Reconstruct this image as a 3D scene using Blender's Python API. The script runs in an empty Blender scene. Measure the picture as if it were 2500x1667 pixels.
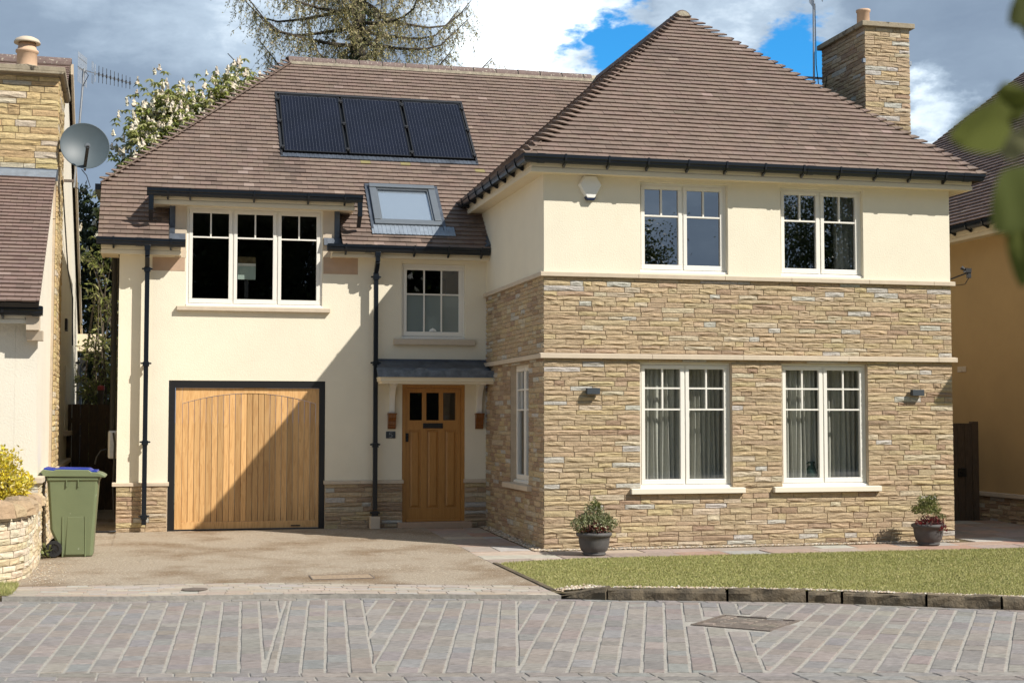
import bpy, math, random
import numpy as np
from mathutils import Vector, Matrix
R = random.Random(7)
NR = np.random.RandomState(11)
scene = bpy.context.scene
C = scene.collection

# ------------------------------------------------------------------ camera
cam_data = bpy.data.cameras.new('camera')
cam = bpy.data.objects.new('camera', cam_data); C.objects.link(cam)
CAM = Vector((-4.896, -18.190, 1.554))
cam.location = CAM
cam.rotation_euler = (math.pi/2 + 0.0551, 0.0, -0.2407)
cam_data.sensor_width = 36.0; cam_data.lens = 50.0
cam_data.clip_start = 0.05; cam_data.clip_end = 3000
cam_data.dof.use_dof = True; cam_data.dof.focus_distance = 19.0; cam_data.dof.aperture_fstop = 4.0
scene.camera = cam

# ------------------------------------------------------------------ sun, sky, exposure
SUN = Vector((1.07, -1.0, 1.36)).normalized()
sd = bpy.data.lights.new('sun', 'SUN'); sd.energy = 3.6; sd.angle = math.radians(0.5); sd.color = (1.0, 0.945, 0.86)
so = bpy.data.objects.new('sun', sd); C.objects.link(so)
so.rotation_euler = SUN.to_track_quat('Z', 'Y').to_euler(); so.location = (20, -20, 30)
world = bpy.data.worlds.new('World'); scene.world = world; world.use_nodes = True
scene.view_settings.view_transform = 'Standard'; scene.view_settings.look = 'None'
scene.view_settings.exposure = 0.75; scene.view_settings.gamma = 1.0
scene.view_settings.use_curve_mapping = False
try:
    scene.cycles.use_denoising = True
    scene.cycles.max_bounces = 7; scene.cycles.transparent_max_bounces = 12
    scene.cycles.caustics_reflective = False; scene.cycles.caustics_refractive = False
except Exception: pass

def build_world():
    nt = world.node_tree; N = nt.nodes; L = nt.links
    for n in list(N): N.remove(n)
    out = N.new('ShaderNodeOutputWorld'); bg = N.new('ShaderNodeBackground')
    L.new(bg.outputs[0], out.inputs[0])
    sky = N.new('ShaderNodeTexSky'); sky.sky_type = 'NISHITA'; sky.sun_disc = False
    sky.sun_elevation = math.asin(SUN.z); sky.sun_rotation = math.atan2(SUN.x, SUN.y)
    sky.altitude = 150; sky.air_density = 1.0; sky.dust_density = 0.6; sky.ozone_density = 2.0
    geo = N.new('ShaderNodeTexCoord')
    def math_(op, a, b=None, clamp=False):
        m = N.new('ShaderNodeMath'); m.operation = op; m.use_clamp = clamp
        for i, v in enumerate((a, b)):
            if v is None: continue
            if isinstance(v, (int, float)): m.inputs[i].default_value = v
            else: L.new(v, m.inputs[i])
        return m.outputs[0]
    sep = N.new('ShaderNodeSeparateXYZ'); L.new(geo.outputs['Generated'], sep.inputs[0])
    # stretch the direction so that the clouds flatten towards the horizon
    mp = N.new('ShaderNodeMapping'); mp.inputs['Scale'].default_value = (1.0, 1.0, 2.2)
    L.new(geo.outputs['Generated'], mp.inputs[0])
    def noise(scale, detail, rough, loc, dist=0.0):
        m2 = N.new('ShaderNodeMapping'); m2.inputs['Location'].default_value = loc
        L.new(mp.outputs[0], m2.inputs[0])
        n = N.new('ShaderNodeTexNoise'); n.inputs['Scale'].default_value = scale; n.inputs['Detail'].default_value = detail
        n.inputs['Roughness'].default_value = rough; n.inputs['Distortion'].default_value = dist
        L.new(m2.outputs[0], n.inputs['Vector']); return n.outputs[0]
    nbig = noise(3.0, 6, 0.55, (0.3, 1.7, 0.2), 0.1)
    nfine = noise(11.0, 7, 0.62, (2.1, 0.4, 5.0), 0.25)
    wn = N.new('ShaderNodeTexNoise'); wn.inputs['Scale'].default_value = 16; wn.inputs['Detail'].default_value = 6; wn.inputs['Roughness'].default_value = .62
    L.new(mp.outputs[0], wn.inputs['Vector'])
    wv = N.new('ShaderNodeVectorMath'); wv.operation = 'MULTIPLY_ADD'; L.new(wn.outputs['Color'], wv.inputs[0]); wv.inputs[1].default_value = (.11,)*3; wv.inputs[2].default_value = (-.055,)*3
    wa = N.new('ShaderNodeVectorMath'); L.new(geo.outputs['Generated'], wa.inputs[0]); L.new(wv.outputs[0], wa.inputs[1]); warp = wa.outputs[0]
    def blob(d, r):
        v = N.new('ShaderNodeVectorMath'); v.operation = 'DISTANCE'
        L.new(warp, v.inputs[0]); v.inputs[1].default_value = Vector(d).normalized()
        t = math_('DIVIDE', v.outputs['Value'], r)
        t = math_('SUBTRACT', 1.0, t, True)
        return math_('MULTIPLY', t, math_('MULTIPLY', t, math_('SUBTRACT', 3.0, math_('MULTIPLY', t, 2.0))))
    # clear gaps and bright tops of the broken cloud in this part of the sky
    gaps = None
    for d, r, k in GAPS:
        b = math_('MULTIPLY', blob(d, r), k); gaps = b if gaps is None else math_('MAXIMUM', gaps, b)
    whites = None
    for d, r, k in WHITES:
        b = math_('MULTIPLY', blob(d, r), k); whites = b if whites is None else math_('MAXIMUM', whites, b)
    cover = math_('ADD', math_('MULTIPLY', nbig, 1.2), math_('MULTIPLY', nfine, 0.55))
    cover = math_('SUBTRACT', cover, gaps)
    cr = N.new('ShaderNodeMapRange'); cr.interpolation_type = 'SMOOTHSTEP'
    cr.inputs['From Min'].default_value = 0.26; cr.inputs['From Max'].default_value = 0.66
    L.new(cover, cr.inputs['Value'])
    tone = math_('ADD', math_('MULTIPLY', nfine, 0.62), math_('MULTIPLY', nbig, 0.35))
    tone = math_('ADD', math_('SUBTRACT', tone, 0.25), whites)
    ramp = N.new('ShaderNodeValToRGB'); L.new(tone, ramp.inputs[0])
    e = ramp.color_ramp.elements
    e[0].position = 0.05; e[0].color = (0.15, 0.20, 0.275, 1)
    e[1].position = 1.0; e[1].color = (0.98, 1.0, 1.02, 1)
    for p, c in ((0.3, (0.195, 0.255, 0.335, 1)), (0.52, (0.34, 0.42, 0.51, 1)), (0.75, (0.74, 0.83, 0.90, 1))):
        k = e.new(p); k.color = c
    sk = N.new('ShaderNodeMix'); sk.data_type = 'RGBA'; sk.blend_type = 'MULTIPLY'
    sk.inputs['Factor'].default_value = 1.0
    L.new(sky.outputs[0], sk.inputs[6]); sk.inputs[7].default_value = (0.02, 0.085, 0.125, 1)
    mix = N.new('ShaderNodeMix'); mix.data_type = 'RGBA'
    L.new(cr.outputs[0], mix.inputs['Factor']); L.new(sk.outputs[2], mix.inputs[6]); L.new(ramp.outputs[0], mix.inputs[7])
    L.new(mix.outputs[2], bg.inputs['Color'])
    bg.inputs['Strength'].default_value = 0.95
def px_dir(px, py):      # direction through a point of the picture, used once for the cloud gaps
    a = (px-1250)/3472; b = -(py-833.5)/3472
    cp, sp = math.cos(.0551), math.sin(.0551); F = cp-b*sp; U = sp+b*cp
    cy, sy = math.cos(.2407), math.sin(.2407)
    return (a*cy+F*sy, -a*sy+F*cy, U)
GAPS = [(px_dir(1530, 90), .045, .9), (px_dir(1930, 140), .05, .9), (px_dir(1430, 145), .03, .6), (px_dir(1860, 90), .03, .6)]
WHITES = [(px_dir(1290, 60), .12, .72), (px_dir(1120, 120), .06, .4), (px_dir(2260, 310), .045, .5), (px_dir(1700, 20), .05, .3), (px_dir(600, -60), .16, .30), (px_dir(250, -40), .10, .16), (px_dir(1800, 10), .07, .32), (px_dir(1990, 60), .05, .22)]
build_world()

# ------------------------------------------------------------------ mesh helpers
class MB:
    def __init__(s): s.v = []; s.f = []; s.c = []
    def add(s, vs, fs, col=(1, 1, 1)):
        o = len(s.v); s.v.extend([tuple(p) for p in vs]); s.f.extend([tuple(i+o for i in f) for f in fs]); s.c.extend([col]*len(vs)); return s
    def hexa(s, b, t, col=(1, 1, 1)):      # bottom ring, top ring
        n = len(b)
        fs = [tuple(range(n-1, -1, -1)), tuple(range(n, 2*n))] + [(i, (i+1) % n, n+(i+1) % n, n+i) for i in range(n)]
        return s.add(list(b)+list(t), fs, col)
    def box(s, x0, x1, y0, y1, z0, z1, col=(1, 1, 1)):
        return s.hexa([(x0, y0, z0), (x1, y0, z0), (x1, y1, z0), (x0, y1, z0)], [(x0, y0, z1), (x1, y0, z1), (x1, y1, z1), (x0, y1, z1)], col)
    def pbox(s, P, u0, u1, v0, v1, w0, w1, col=(1, 1, 1)):     # box in a wall's own frame
        return s.hexa([P(u0, v0, w0), P(u1, v0, w0), P(u1, v0, w1), P(u0, v0, w1)], [P(u0, v1, w0), P(u1, v1, w0), P(u1, v1, w1), P(u0, v1, w1)], col)
    def bar(s, a, b, w, h=None, up=(0, 0, 1), col=(1, 1, 1)):
        a = Vector(a); b = Vector(b); d = (b-a).normalized(); h = h or w
        x = d.cross(Vector(up))
        if x.length < 1e-4: x = d.cross(Vector((0, 1, 0)))
        x.normalize(); y = x.cross(d)
        q = [x*w/2*i+y*h/2*j for i, j in ((-1, -1), (1, -1), (1, 1), (-1, 1))]
        return s.hexa([a+k for k in q], [b+k for k in q], col)
    def tube(s, pts, r, n=8, col=(1, 1, 1), cap=True):
        pts = [Vector(p) for p in pts]; rs = r if isinstance(r, (list, tuple)) else [r]*len(pts)
        vs = []; px = None
        for i, p in enumerate(pts):
            d = (pts[min(i+1, len(pts)-1)]-pts[max(i-1, 0)]).normalized()
            if px is None:
                px = d.orthogonal().normalized()
            else:
                px = (px-d*px.dot(d));
                px = px.normalized() if px.length > 1e-5 else d.orthogonal().normalized()
            py = d.cross(px)
            for k in range(n):
                a = 2*math.pi*k/n; vs.append(p+(px*math.cos(a)+py*math.sin(a))*rs[i])
        fs = [(i*n+k, i*n+(k+1) % n, (i+1)*n+(k+1) % n, (i+1)*n+k) for i in range(len(pts)-1) for k in range(n)]
        if cap: fs += [tuple(range(n-1, -1, -1)), tuple(range((len(pts)-1)*n, len(pts)*n))]
        return s.add(vs, fs, col)
    def lathe(s, prof, c, n=24, col=(1, 1, 1), ax=None, cap=True):
        c = Vector(c); M = Matrix.Identity(3)
        if ax is not None: M = Vector(ax).to_track_quat('Z', 'Y').to_matrix()
        vs = [c+M@Vector((r*math.cos(2*math.pi*k/n), r*math.sin(2*math.pi*k/n), z)) for r, z in prof for k in range(n)]
        m = len(prof)
        fs = [(i*n+k, i*n+(k+1) % n, (i+1)*n+(k+1) % n, (i+1)*n+k) for i in range(m-1) for k in range(n)]
        if cap: fs += [tuple(range(n-1, -1, -1)), tuple(range((m-1)*n, m*n))]
        return s.add(vs, fs, col)
    def sweep(s, path, prof, closed_prof=True, outs=None, col=(1, 1, 1)):
        # horizontal path of (x,y,z); prof = (outward, up) points; outward is to the right-hand side of travel, mitred
        pts = [Vector(p) for p in path]; n = len(prof); vs = []
        for i, p in enumerate(pts):
            ds = []
            if i > 0: ds.append((pts[i]-pts[i-1]).normalized())
            if i < len(pts)-1: ds.append((pts[i+1]-pts[i]).normalized())
            ns = [Vector((d.y, -d.x, 0)) for d in ds]
            if len(ns) == 2:
                m = (ns[0]+ns[1]).normalized(); m = m/max(.3, m.dot(ns[0]))
            else: m = ns[0].normalized()
            for o, u in prof: vs.append(p+m*o+Vector((0, 0, u)))
        k = n if closed_prof else n-1
        fs = [(i*n+j, (i+1)*n+j, (i+1)*n+(j+1) % n, i*n+(j+1) % n) for i in range(len(pts)-1) for j in range(k)]
        if closed_prof: fs += [tuple(range(n)), tuple(range(len(pts)*n-1, (len(pts)-1)*n-1, -1))]
        return s.add(vs, fs, col)

WO = {}
def obj(name, mb, mat, parent=None, smooth=False, bevel=0, seg=2, kind=None):
    V = np.array([tuple(p) for p in mb.v], dtype=float)
    lo, hi = V.min(0), V.max(0); o = np.array(((lo[0]+hi[0])/2, (lo[1]+hi[1])/2, lo[2]))
    me = bpy.data.meshes.new(name)
    me.from_pydata((V-o).tolist(), [], mb.f)
    col = me.attributes.new('col', 'FLOAT_COLOR', 'POINT')
    cc = np.ones((len(mb.v), 4)); cc[:, :3] = np.array(mb.c, dtype=float); col.data.foreach_set('color', cc.ravel())
    if smooth: me.polygons.foreach_set('use_smooth', [True]*len(me.polygons))
    me.materials.append(mat); me.update()
    ob = bpy.data.objects.new(name, me); C.objects.link(ob)
    place(ob, o, parent)
    if bevel:
        b = ob.modifiers.new('bevel', 'BEVEL'); b.width = bevel; b.segments = seg; b.limit_method = 'ANGLE'; b.angle_limit = math.radians(40)
    if smooth == 'auto' or (smooth and bevel): pass
    if kind: ob['kind'] = kind
    return ob
def place(ob, o, parent):
    o = Vector(o); WO[ob.name] = o
    if parent is not None:
        ob.parent = parent; ob.location = o-WO[parent.name]
    else: ob.location = o
def tag(o, label, cat, group=None):
    o['label'] = label; o['category'] = cat
    if group: o['group'] = group
    return o
def thing(name, label, cat, loc, group=None):
    o = bpy.data.objects.new(name, None); C.objects.link(o); o.empty_display_size = .2
    place(o, loc, None); return tag(o, label, cat, group)
def struct(o): o['kind'] = 'structure'; return o
def pieces_out(pieces, name, rest, mat, parent, cap=300, smooth=False):
    # pieces: (verts, faces, col); the ones that show largest become objects of their own
    def score(p):
        a = np.array([tuple(q) for q in p[0]]); e = np.sort(a.max(0)-a.min(0)); c = a.mean(0)-np.array(CAM)
        return e[2]*e[1]/(c@c)
    ps = sorted(pieces, key=score, reverse=True)
    for vs, fs, col in ps[:cap]:
        m = MB(); m.add(vs, fs, col); obj(name, m, mat, parent, smooth)
    if len(ps) > cap:
        m = MB()
        for vs, fs, col in ps[cap:]: m.add(vs, fs, col)
        obj(rest, m, mat, parent, smooth, kind='stuff')
def leaves(name, base, axis, normal, ln, wd, mat, parent, cols=None, fold=.0):
    # numpy leaf cards: diamonds with a bent tip, one mesh
    n = len(base); axis = axis/np.linalg.norm(axis, axis=1, keepdims=True)
    side = np.cross(axis, normal); side /= np.linalg.norm(side, axis=1, keepdims=True)+1e-9
    nn = np.cross(side, axis)
    ln = np.broadcast_to(ln, (n,))[:, None]; wd = np.broadcast_to(wd, (n,))[:, None]
    v = np.stack([base, base+axis*ln*.45+side*wd*.5+nn*wd*fold, base+axis*ln-nn*ln*.12, base+axis*ln*.45-side*wd*.5+nn*wd*fold], 1).reshape(-1, 3)
    f = (np.arange(n)[:, None]*4+np.array([[0, 1, 2, 3]]))
    o = np.array((v[:, 0].mean(), v[:, 1].mean(), v[:, 2].min()))
    me = bpy.data.meshes.new(name); me.vertices.add(len(v)); me.vertices.foreach_set('co', (v-o).ravel())
    me.loops.add(n*4); me.loops.foreach_set('vertex_index', f.ravel().astype(np.int32))
    me.polygons.add(n); me.polygons.foreach_set('loop_start', np.arange(n, dtype=np.int32)*4)
    me.update(calc_edges=True)
    a = me.attributes.new('col', 'FLOAT_COLOR', 'POINT')
    cc = np.ones((n, 4, 4))
    if cols is not None: cc[:, :, :3] = cols[:, None, :]
    a.data.foreach_set('color', cc.ravel())
    me.materials.append(mat)
    ob = bpy.data.objects.new(name, me); C.objects.link(ob); place(ob, o, parent); return ob
def rdir(n):
    a = NR.normal(size=(n, 3)); return a/np.linalg.norm(a, axis=1, keepdims=True)

# ------------------------------------------------------------------ materials
def mat(name, base, rough=.7, bump=0, bscale=40, var=0.0, vscale=6, attr=False, metal=0, spec=.5, speck=None, stretch=None, coat=0, stain=None, detail=4):
    m = bpy.data.materials.new(name); m.use_nodes = True
    nt = m.node_tree; N = nt.nodes; L = nt.links; b = N['Principled BSDF']
    b.inputs['Roughness'].default_value = rough; b.inputs['Metallic'].default_value = metal
    b.inputs['Specular IOR Level'].default_value = spec
    if coat: b.inputs['Coat Weight'].default_value = coat; b.inputs['Coat Roughness'].default_value = .1
    geo = N.new('ShaderNodeNewGeometry'); pos = geo.outputs['Position']
    if stretch:
        mp = N.new('ShaderNodeMapping'); mp.inputs['Scale'].default_value = stretch; L.new(pos, mp.inputs[0]); pos = mp.outputs[0]
    def noise(sc, det=4, ro=.6, p=None):
        n = N.new('ShaderNodeTexNoise'); n.inputs['Scale'].default_value = sc; n.inputs['Detail'].default_value = det; n.inputs['Roughness'].default_value = ro
        L.new(p or pos, n.inputs['Vector']); return n.outputs[0]
    def mixc(fac, a, bb, bt='MIX'):
        x = N.new('ShaderNodeMix'); x.data_type = 'RGBA'; x.blend_type = bt
        for inp, v in ((x.inputs[0], fac), (x.inputs[6], a), (x.inputs[7], bb)):
            if isinstance(v, (int, float)): inp.default_value = v
            elif isinstance(v, tuple): inp.default_value = (v+(1,))[:4]
            else: L.new(v, inp)
        return x.outputs[2]
    def rng(v, a, bb, c, d):
        r = N.new('ShaderNodeMapRange'); L.new(v, r.inputs[0])
        for i, q in zip((1, 2, 3, 4), (a, bb, c, d)): r.inputs[i].default_value = q
        return r.outputs[0]
    if attr:
        at = N.new('ShaderNodeAttribute'); at.attribute_name = 'col'; c = mixc(1.0, at.outputs['Color'], tuple(base), 'MULTIPLY')
    else:
        rgb = N.new('ShaderNodeRGB'); rgb.outputs[0].default_value = tuple(base)+(1,); c = rgb.outputs[0]
    if var:
        k = rng(noise(vscale, detail), .3, .7, 1-var, 1+var)
        hv = N.new('ShaderNodeHueSaturation'); L.new(c, hv.inputs['Color']); L.new(k, hv.inputs['Value']); c = hv.outputs[0]
    if stain:      # (colour, scale, lo, hi, strength)
        sc_, ss, lo, hi, st = stain
        c = mixc(rng(noise(ss, 5, .62, geo.outputs['Position']), lo, hi, 0, st), c, tuple(sc_))
    if speck:      # (colour, scale, lo, hi)
        sc_, ss, lo, hi = speck
        c = mixc(rng(noise(ss, 2, .5, geo.outputs['Position']), lo, hi, 0, 1), c, tuple(sc_))
    L.new(c, b.inputs['Base Color'])
    if bump:
        bp = N.new('ShaderNodeBump'); bp.inputs['Strength'].default_value = 1; bp.inputs['Distance'].default_value = bump
        L.new(noise(bscale, 5, .65), bp.inputs['Height']); L.new(bp.outputs[0], b.inputs['Normal'])
    return m
M = {}
M['render'] = mat('cream render', (.80, .735, .585), .9, .004, 50, .035, 1.6, stain=((.68, .56, .36), 1.3, .60, .8, .22))
M['render_w'] = mat('off white render', (.77, .715, .60), .9, .004, 45, .04, 1.6)
M['render_r'] = mat('ochre render', (.45, .305, .14), .9, .003, 55, .05, 1.5)
M['stone'] = mat('split sandstone', (1, 1, 1), .9, .009, 58, .16, 30, attr=True, stain=((.20, .14, .08), 9, .64, .85, .28))
M['mortar'] = mat('lime mortar', (.50, .405, .295), .95, .003, 80, .1, 12)
M['ashlar'] = mat('sawn sandstone', (.58, .485, .37), .85, .0015, 70, .06, 8)
M['ashlar_pink'] = mat('pink sandstone', (.47, .33, .23), .85, .0015, 70, .06, 8)
M['tile'] = mat('clay roof tile', (1, 1, 1), .8, .002, 90, .10, 5, attr=True, stain=((.05, .038, .032), .9, .58, .82, .55), speck=((.32, .28, .2), 60, .72, .76))
M['underlay'] = mat('roof underlay', (.03, .025, .02), .9)
M['ridge'] = mat('ridge tile', (.17, .12, .105), .8, .003, 40, .14, 7, speck=((.42, .38, .30), 26, .60, .68))
M['ridge_mortar'] = mat('ridge mortar', (.42, .37, .28), .95, .006, 40, .25, 14)
M['paint'] = mat('cream joinery paint', (.80, .74, .61), .45, 0, 1, .02, 3)
M['white'] = mat('white window paint', (.82, .79, .72), .4, 0, 1, .015, 3)
M['fascia'] = mat('fascia paint', (.76, .66, .48), .5, 0, 1, .03, 4)
M['black'] = mat('black gutter plastic', (.006, .009, .014), .28, 0, 1, .1, 3)
M['blackpaint'] = mat('black steel', (.008, .008, .009), .45)
M['lead'] = mat('lead sheet', (.085, .10, .125), .5, .004, 9, .3, 7, metal=.35)
M['leadlight'] = mat('pale lead apron', (.25, .29, .34), .5, .003, 60, .2, 9, metal=.3)
M['leadmid'] = mat('weathered lead', (.13, .155, .19), .5, .004, 14, .35, 8, metal=.3)
M['alu'] = mat('grey aluminium', (.17, .19, .21), .42, 0, 1, .06, 5, metal=.4)
M['galv'] = mat('galvanised steel', (.45, .46, .47), .4, 0, 1, .1, 20, metal=.8)
M['plate'] = mat('grey dish paint', (.065, .088, .10), .5, 0, 1, .06, 5)
M['dark'] = mat('dark plastic', (.02, .02, .022), .5)
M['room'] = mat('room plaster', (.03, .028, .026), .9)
M['rubber'] = mat('black rubber', (.015, .015, .016), .75, .002, 60)
M['slate'] = mat('slate', (.035, .045, .055), .6, .001, 30, .1, 20)
M['whiteplastic'] = mat('white plastic', (.80, .79, .74), .4)
M['blue'] = mat('blue plastic', (.006, .014, .05), .3)
M['clay'] = mat('clay pot', (.62, .42, .28), .8, .002, 30, .08, 9)
M['caplichen'] = mat('weathered cap stone', (.33, .28, .20), .95, .006, 30, .15, 9, stain=((.03, .025, .02), 7, .58, .66, .9))
M['bin'] = mat('green bin plastic', (.16, .19, .10), .42, .0008, 12, .06, 3, speck=((.30, .33, .24), 14, .74, .80))
M['binlid'] = mat('blue bin lid', (.01, .035, .33), .35, 0, 1, .05, 6)
M['pot'] = mat('grey planter', (.085, .08, .078), .7, .0015, 40, .18, 9)
M['soil'] = mat('soil', (.03, .02, .014), .95, .01, 60)
M['drive'] = mat('resin bound gravel', (.335, .275, .205), .95, .008, 70, .40, 48, stain=((.17, .105, .05), 1.0, .47, .66, .8), speck=((.66, .60, .50), 55, .64, .70), stretch=(1, 1, 1))
M['sett'] = mat('sandstone sett', (1, 1, 1), .85, .008, 24, .34, 12, attr=True, stretch=(1, 3.2, 1), detail=8)
M['joint'] = mat('sett joint mortar', (.36, .335, .295), .95, .008, 60, .2, 16)
M['strip'] = mat('pale sett', (1, 1, 1), .9, .003, 40, .1, 16, attr=True)
M['slab'] = mat('riven flagstone', (1, 1, 1), .85, .006, 12, .14, 9, attr=True)
M['kerb'] = mat('weathered kerb stone', (.16, .125, .08), .95, .03, 16, .35, 10, stain=((.045, .037, .027), 5, .44, .64, .8))
M['earth'] = mat('earth', (.13, .10, .05), .95, .01, 40, .3, 20)
M['grass'] = mat('grass blades', (1, 1, 1), .6, attr=True, spec=.3)
M['lawn'] = mat('lawn soil', (.30, .28, .10), .95, .012, 60, .3, 5)
M['asphalt'] = mat('far ground', (.12, .12, .08), .95, .01, 20, .2, 3)
M['iron'] = mat('rusty iron', (.15, .12, .098), .85, .004, 50, .3, 18)
M['pebble'] = mat('pebbles', (1, 1, 1), .75, attr=True)
M['bark'] = mat('bark', (.075, .06, .045), .95, .012, 18, .3, 14)
M['twig'] = mat('twig bark', (.10, .08, .055), .95, 0, 1, .2, 14)
M['fencewood'] = mat('old fence wood', (.10, .07, .045), .9, .003, 20, .3, 9, stretch=(9, 9, 1))
M['candle'] = mat('chestnut blossom', (1, 1, 1), .8, attr=True)
M['curtain'] = mat('grey curtain', (.50, .49, .45), .95, .002, 120, .08, 30)
M['curtain_pale'] = mat('pale curtain', (.62, .62, .58), .95, .002, 120, .08, 30)
M['vase'] = mat('green glaze', (.03, .06, .045), .25)
M['cable'] = mat('black cable', (.012, .012, .014), .5)
M['redcloth'] = mat('cloth', (1, 1, 1), .9, attr=True)
def leafmat(name, tr=.35, rough=.5):
    m = bpy.data.materials.new(name); m.use_nodes = True; nt = m.node_tree; N = nt.nodes; L = nt.links; b = N['Principled BSDF']
    b.inputs['Roughness'].default_value = rough; b.inputs['Specular IOR Level'].default_value = .35
    at = N.new('ShaderNodeAttribute'); at.attribute_name = 'col'; L.new(at.outputs['Color'], b.inputs['Base Color'])
    t = N.new('ShaderNodeBsdfTranslucent'); L.new(at.outputs['Color'], t.inputs['Color'])
    mx = N.new('ShaderNodeMixShader'); mx.inputs[0].default_value = tr
    L.new(b.outputs[0], mx.inputs[1]); L.new(t.outputs[0], mx.inputs[2]); L.new(mx.outputs[0], N['Material Output'].inputs[0]); return m
M['leaf'] = leafmat('leaf'); M['leafmatte'] = leafmat('soft leaf', .3, .9); M['leafgloss'] = leafmat('glossy leaf', .15, .5)
def glassmat(name, tint=(.55, .58, .58), base_refl=.06, frost=None):
    m = bpy.data.materials.new(name); m.use_nodes = True; nt = m.node_tree; N = nt.nodes; L = nt.links
    N.remove(N['Principled BSDF'])
    tr = N.new('ShaderNodeBsdfTransparent'); tr.inputs[0].default_value = tint+(1,)
    first = tr.outputs[0]
    if frost:
        d = N.new('ShaderNodeBsdfDiffuse'); d.inputs[0].default_value = frost+(1,)
        mf = N.new('ShaderNodeMixShader'); mf.inputs[0].default_value = .60
        L.new(tr.outputs[0], mf.inputs[1]); L.new(d.outputs[0], mf.inputs[2]); first = mf.outputs[0]
    gl = N.new('ShaderNodeBsdfGlossy'); gl.inputs['Roughness'].default_value = .005 if not frost else .15
    gl.inputs[0].default_value = (.95, .97, 1, 1)
    geo = N.new('ShaderNodeNewGeometry')
    dp = N.new('ShaderNodeVectorMath'); dp.operation = 'DOT_PRODUCT'; L.new(geo.outputs['Normal'], dp.inputs[0]); L.new(geo.outputs['Incoming'], dp.inputs[1])
    def mt_(op, x, y=None):
        q = N.new('ShaderNodeMath'); q.operation = op
        for i, v in enumerate((x, y)):
            if v is None: continue
            if isinstance(v, (int, float)): q.inputs[i].default_value = v
            else: L.new(v, q.inputs[i])
        return q.outputs[0]
    sch = mt_('ADD', .075, mt_('MULTIPLY', .925, mt_('POWER', mt_('SUBTRACT', 1.0, mt_('ABSOLUTE', dp.outputs['Value'])), 5.0)))
    no = N.new('ShaderNodeTexNoise'); no.inputs['Scale'].default_value = 1.1; no.inputs['Detail'].default_value = 1; L.new(geo.outputs['Position'], no.inputs['Vector'])
    bp = N.new('ShaderNodeBump'); bp.inputs['Distance'].default_value = .0025; L.new(no.outputs[0], bp.inputs['Height']); L.new(bp.outputs[0], gl.inputs['Normal'])
    a = N.new('ShaderNodeMath'); a.operation = 'ADD'; a.use_clamp = True; L.new(sch, a.inputs[0]); a.inputs[1].default_value = base_refl
    mx = N.new('ShaderNodeMixShader'); L.new(a.outputs[0], mx.inputs[0]); L.new(first, mx.inputs[1]); L.new(gl.outputs[0], mx.inputs[2])
    L.new(mx.outputs[0], N['Material Output'].inputs[0]); return m
M['glass'] = glassmat('window glass', (.86, .88, .86), .03)
M['glass_up'] = glassmat('upper window glass', (.5, .52, .52), .24)
M['frost'] = glassmat('frosted glass', (.6, .65, .65), .03, (.33, .40, .39))
def woodmat(name, base, dark, sc=1.0, rough=.45):
    m = bpy.data.materials.new(name); m.use_nodes = True; nt = m.node_tree; N = nt.nodes; L = nt.links; b = N['Principled BSDF']
    b.inputs['Roughness'].default_value = rough
    geo = N.new('ShaderNodeNewGeometry'); at = N.new('ShaderNodeAttribute'); at.attribute_name = 'col'
    sep = N.new('ShaderNodeSeparateColor'); L.new(at.outputs['Color'], sep.inputs[0])
    # every plank gets its own slice of the grain
    cm = N.new('ShaderNodeCombineXYZ'); mu = N.new('ShaderNodeMath'); mu.operation = 'MULTIPLY'; mu.inputs[1].default_value = 37.0
    L.new(sep.outputs[1], mu.inputs[0]); L.new(mu.outputs[0], cm.inputs[1]); L.new(mu.outputs[0], cm.inputs[2])
    ad = N.new('ShaderNodeVectorMath'); L.new(geo.outputs['Position'], ad.inputs[0]); L.new(cm.outputs[0], ad.inputs[1])
    mp = N.new('ShaderNodeMapping'); mp.inputs['Scale'].default_value = (14*sc, 14*sc, 1.1*sc); L.new(ad.outputs[0], mp.inputs[0])
    n = N.new('ShaderNodeTexNoise'); n.inputs['Scale'].default_value = 1.6; n.inputs['Detail'].default_value = 3; n.inputs['Distortion'].default_value = .6; L.new(mp.outputs[0], n.inputs['Vector'])
    w = N.new('ShaderNodeMath'); w.operation = 'MULTIPLY'; w.inputs[1].default_value = 26; L.new(n.outputs[0], w.inputs[0])
    sn = N.new('ShaderNodeMath'); sn.operation = 'SINE'; L.new(w.outputs[0], sn.inputs[0])
    r = N.new('ShaderNodeMapRange'); r.inputs[1].default_value = -.2; r.inputs[2].default_value = 1.2; r.inputs[3].default_value = 0; r.inputs[4].default_value = .55; L.new(sn.outputs[0], r.inputs[0])
    mx = N.new('ShaderNodeMix'); mx.data_type = 'RGBA'; L.new(r.outputs[0], mx.inputs[0]); mx.inputs[6].default_value = base+(1,); mx.inputs[7].default_value = dark+(1,)
    hv = N.new('ShaderNodeHueSaturation'); L.new(mx.outputs[2], hv.inputs['Color']); L.new(sep.outputs[0], hv.inputs['Value']); L.new(hv.outputs[0], b.inputs['Base Color'])
    return m
M['cedar'] = woodmat('cedar boards', (.66, .40, .17), (.46, .225, .075))
M['oak'] = woodmat('oiled oak', (.46, .225, .06), (.36, .16, .038), 1.3, .35)
M['oakdark'] = woodmat('dark oiled oak', (.24, .09, .022), (.15, .05, .012), 2.0, .35)
def solarmat():
    m = mat('solar glass', (.006, .007, .015), .16, 0, 1, .25, 2.2, spec=.28); return m
M['solar'] = solarmat()
M['busbar'] = mat('solar busbar', (.075, .085, .11), .5)

def gz(x, y):      # level of the made ground round the house
    if y >= 3.4: return -.08
    if y >= -.5: return -.08+(3.4-y)/3.9*(-.085)
    if y >= -4.5: return -.165+(-.5-y)/4*(-.035)
    return -.2
ROADZ = -.24

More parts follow.
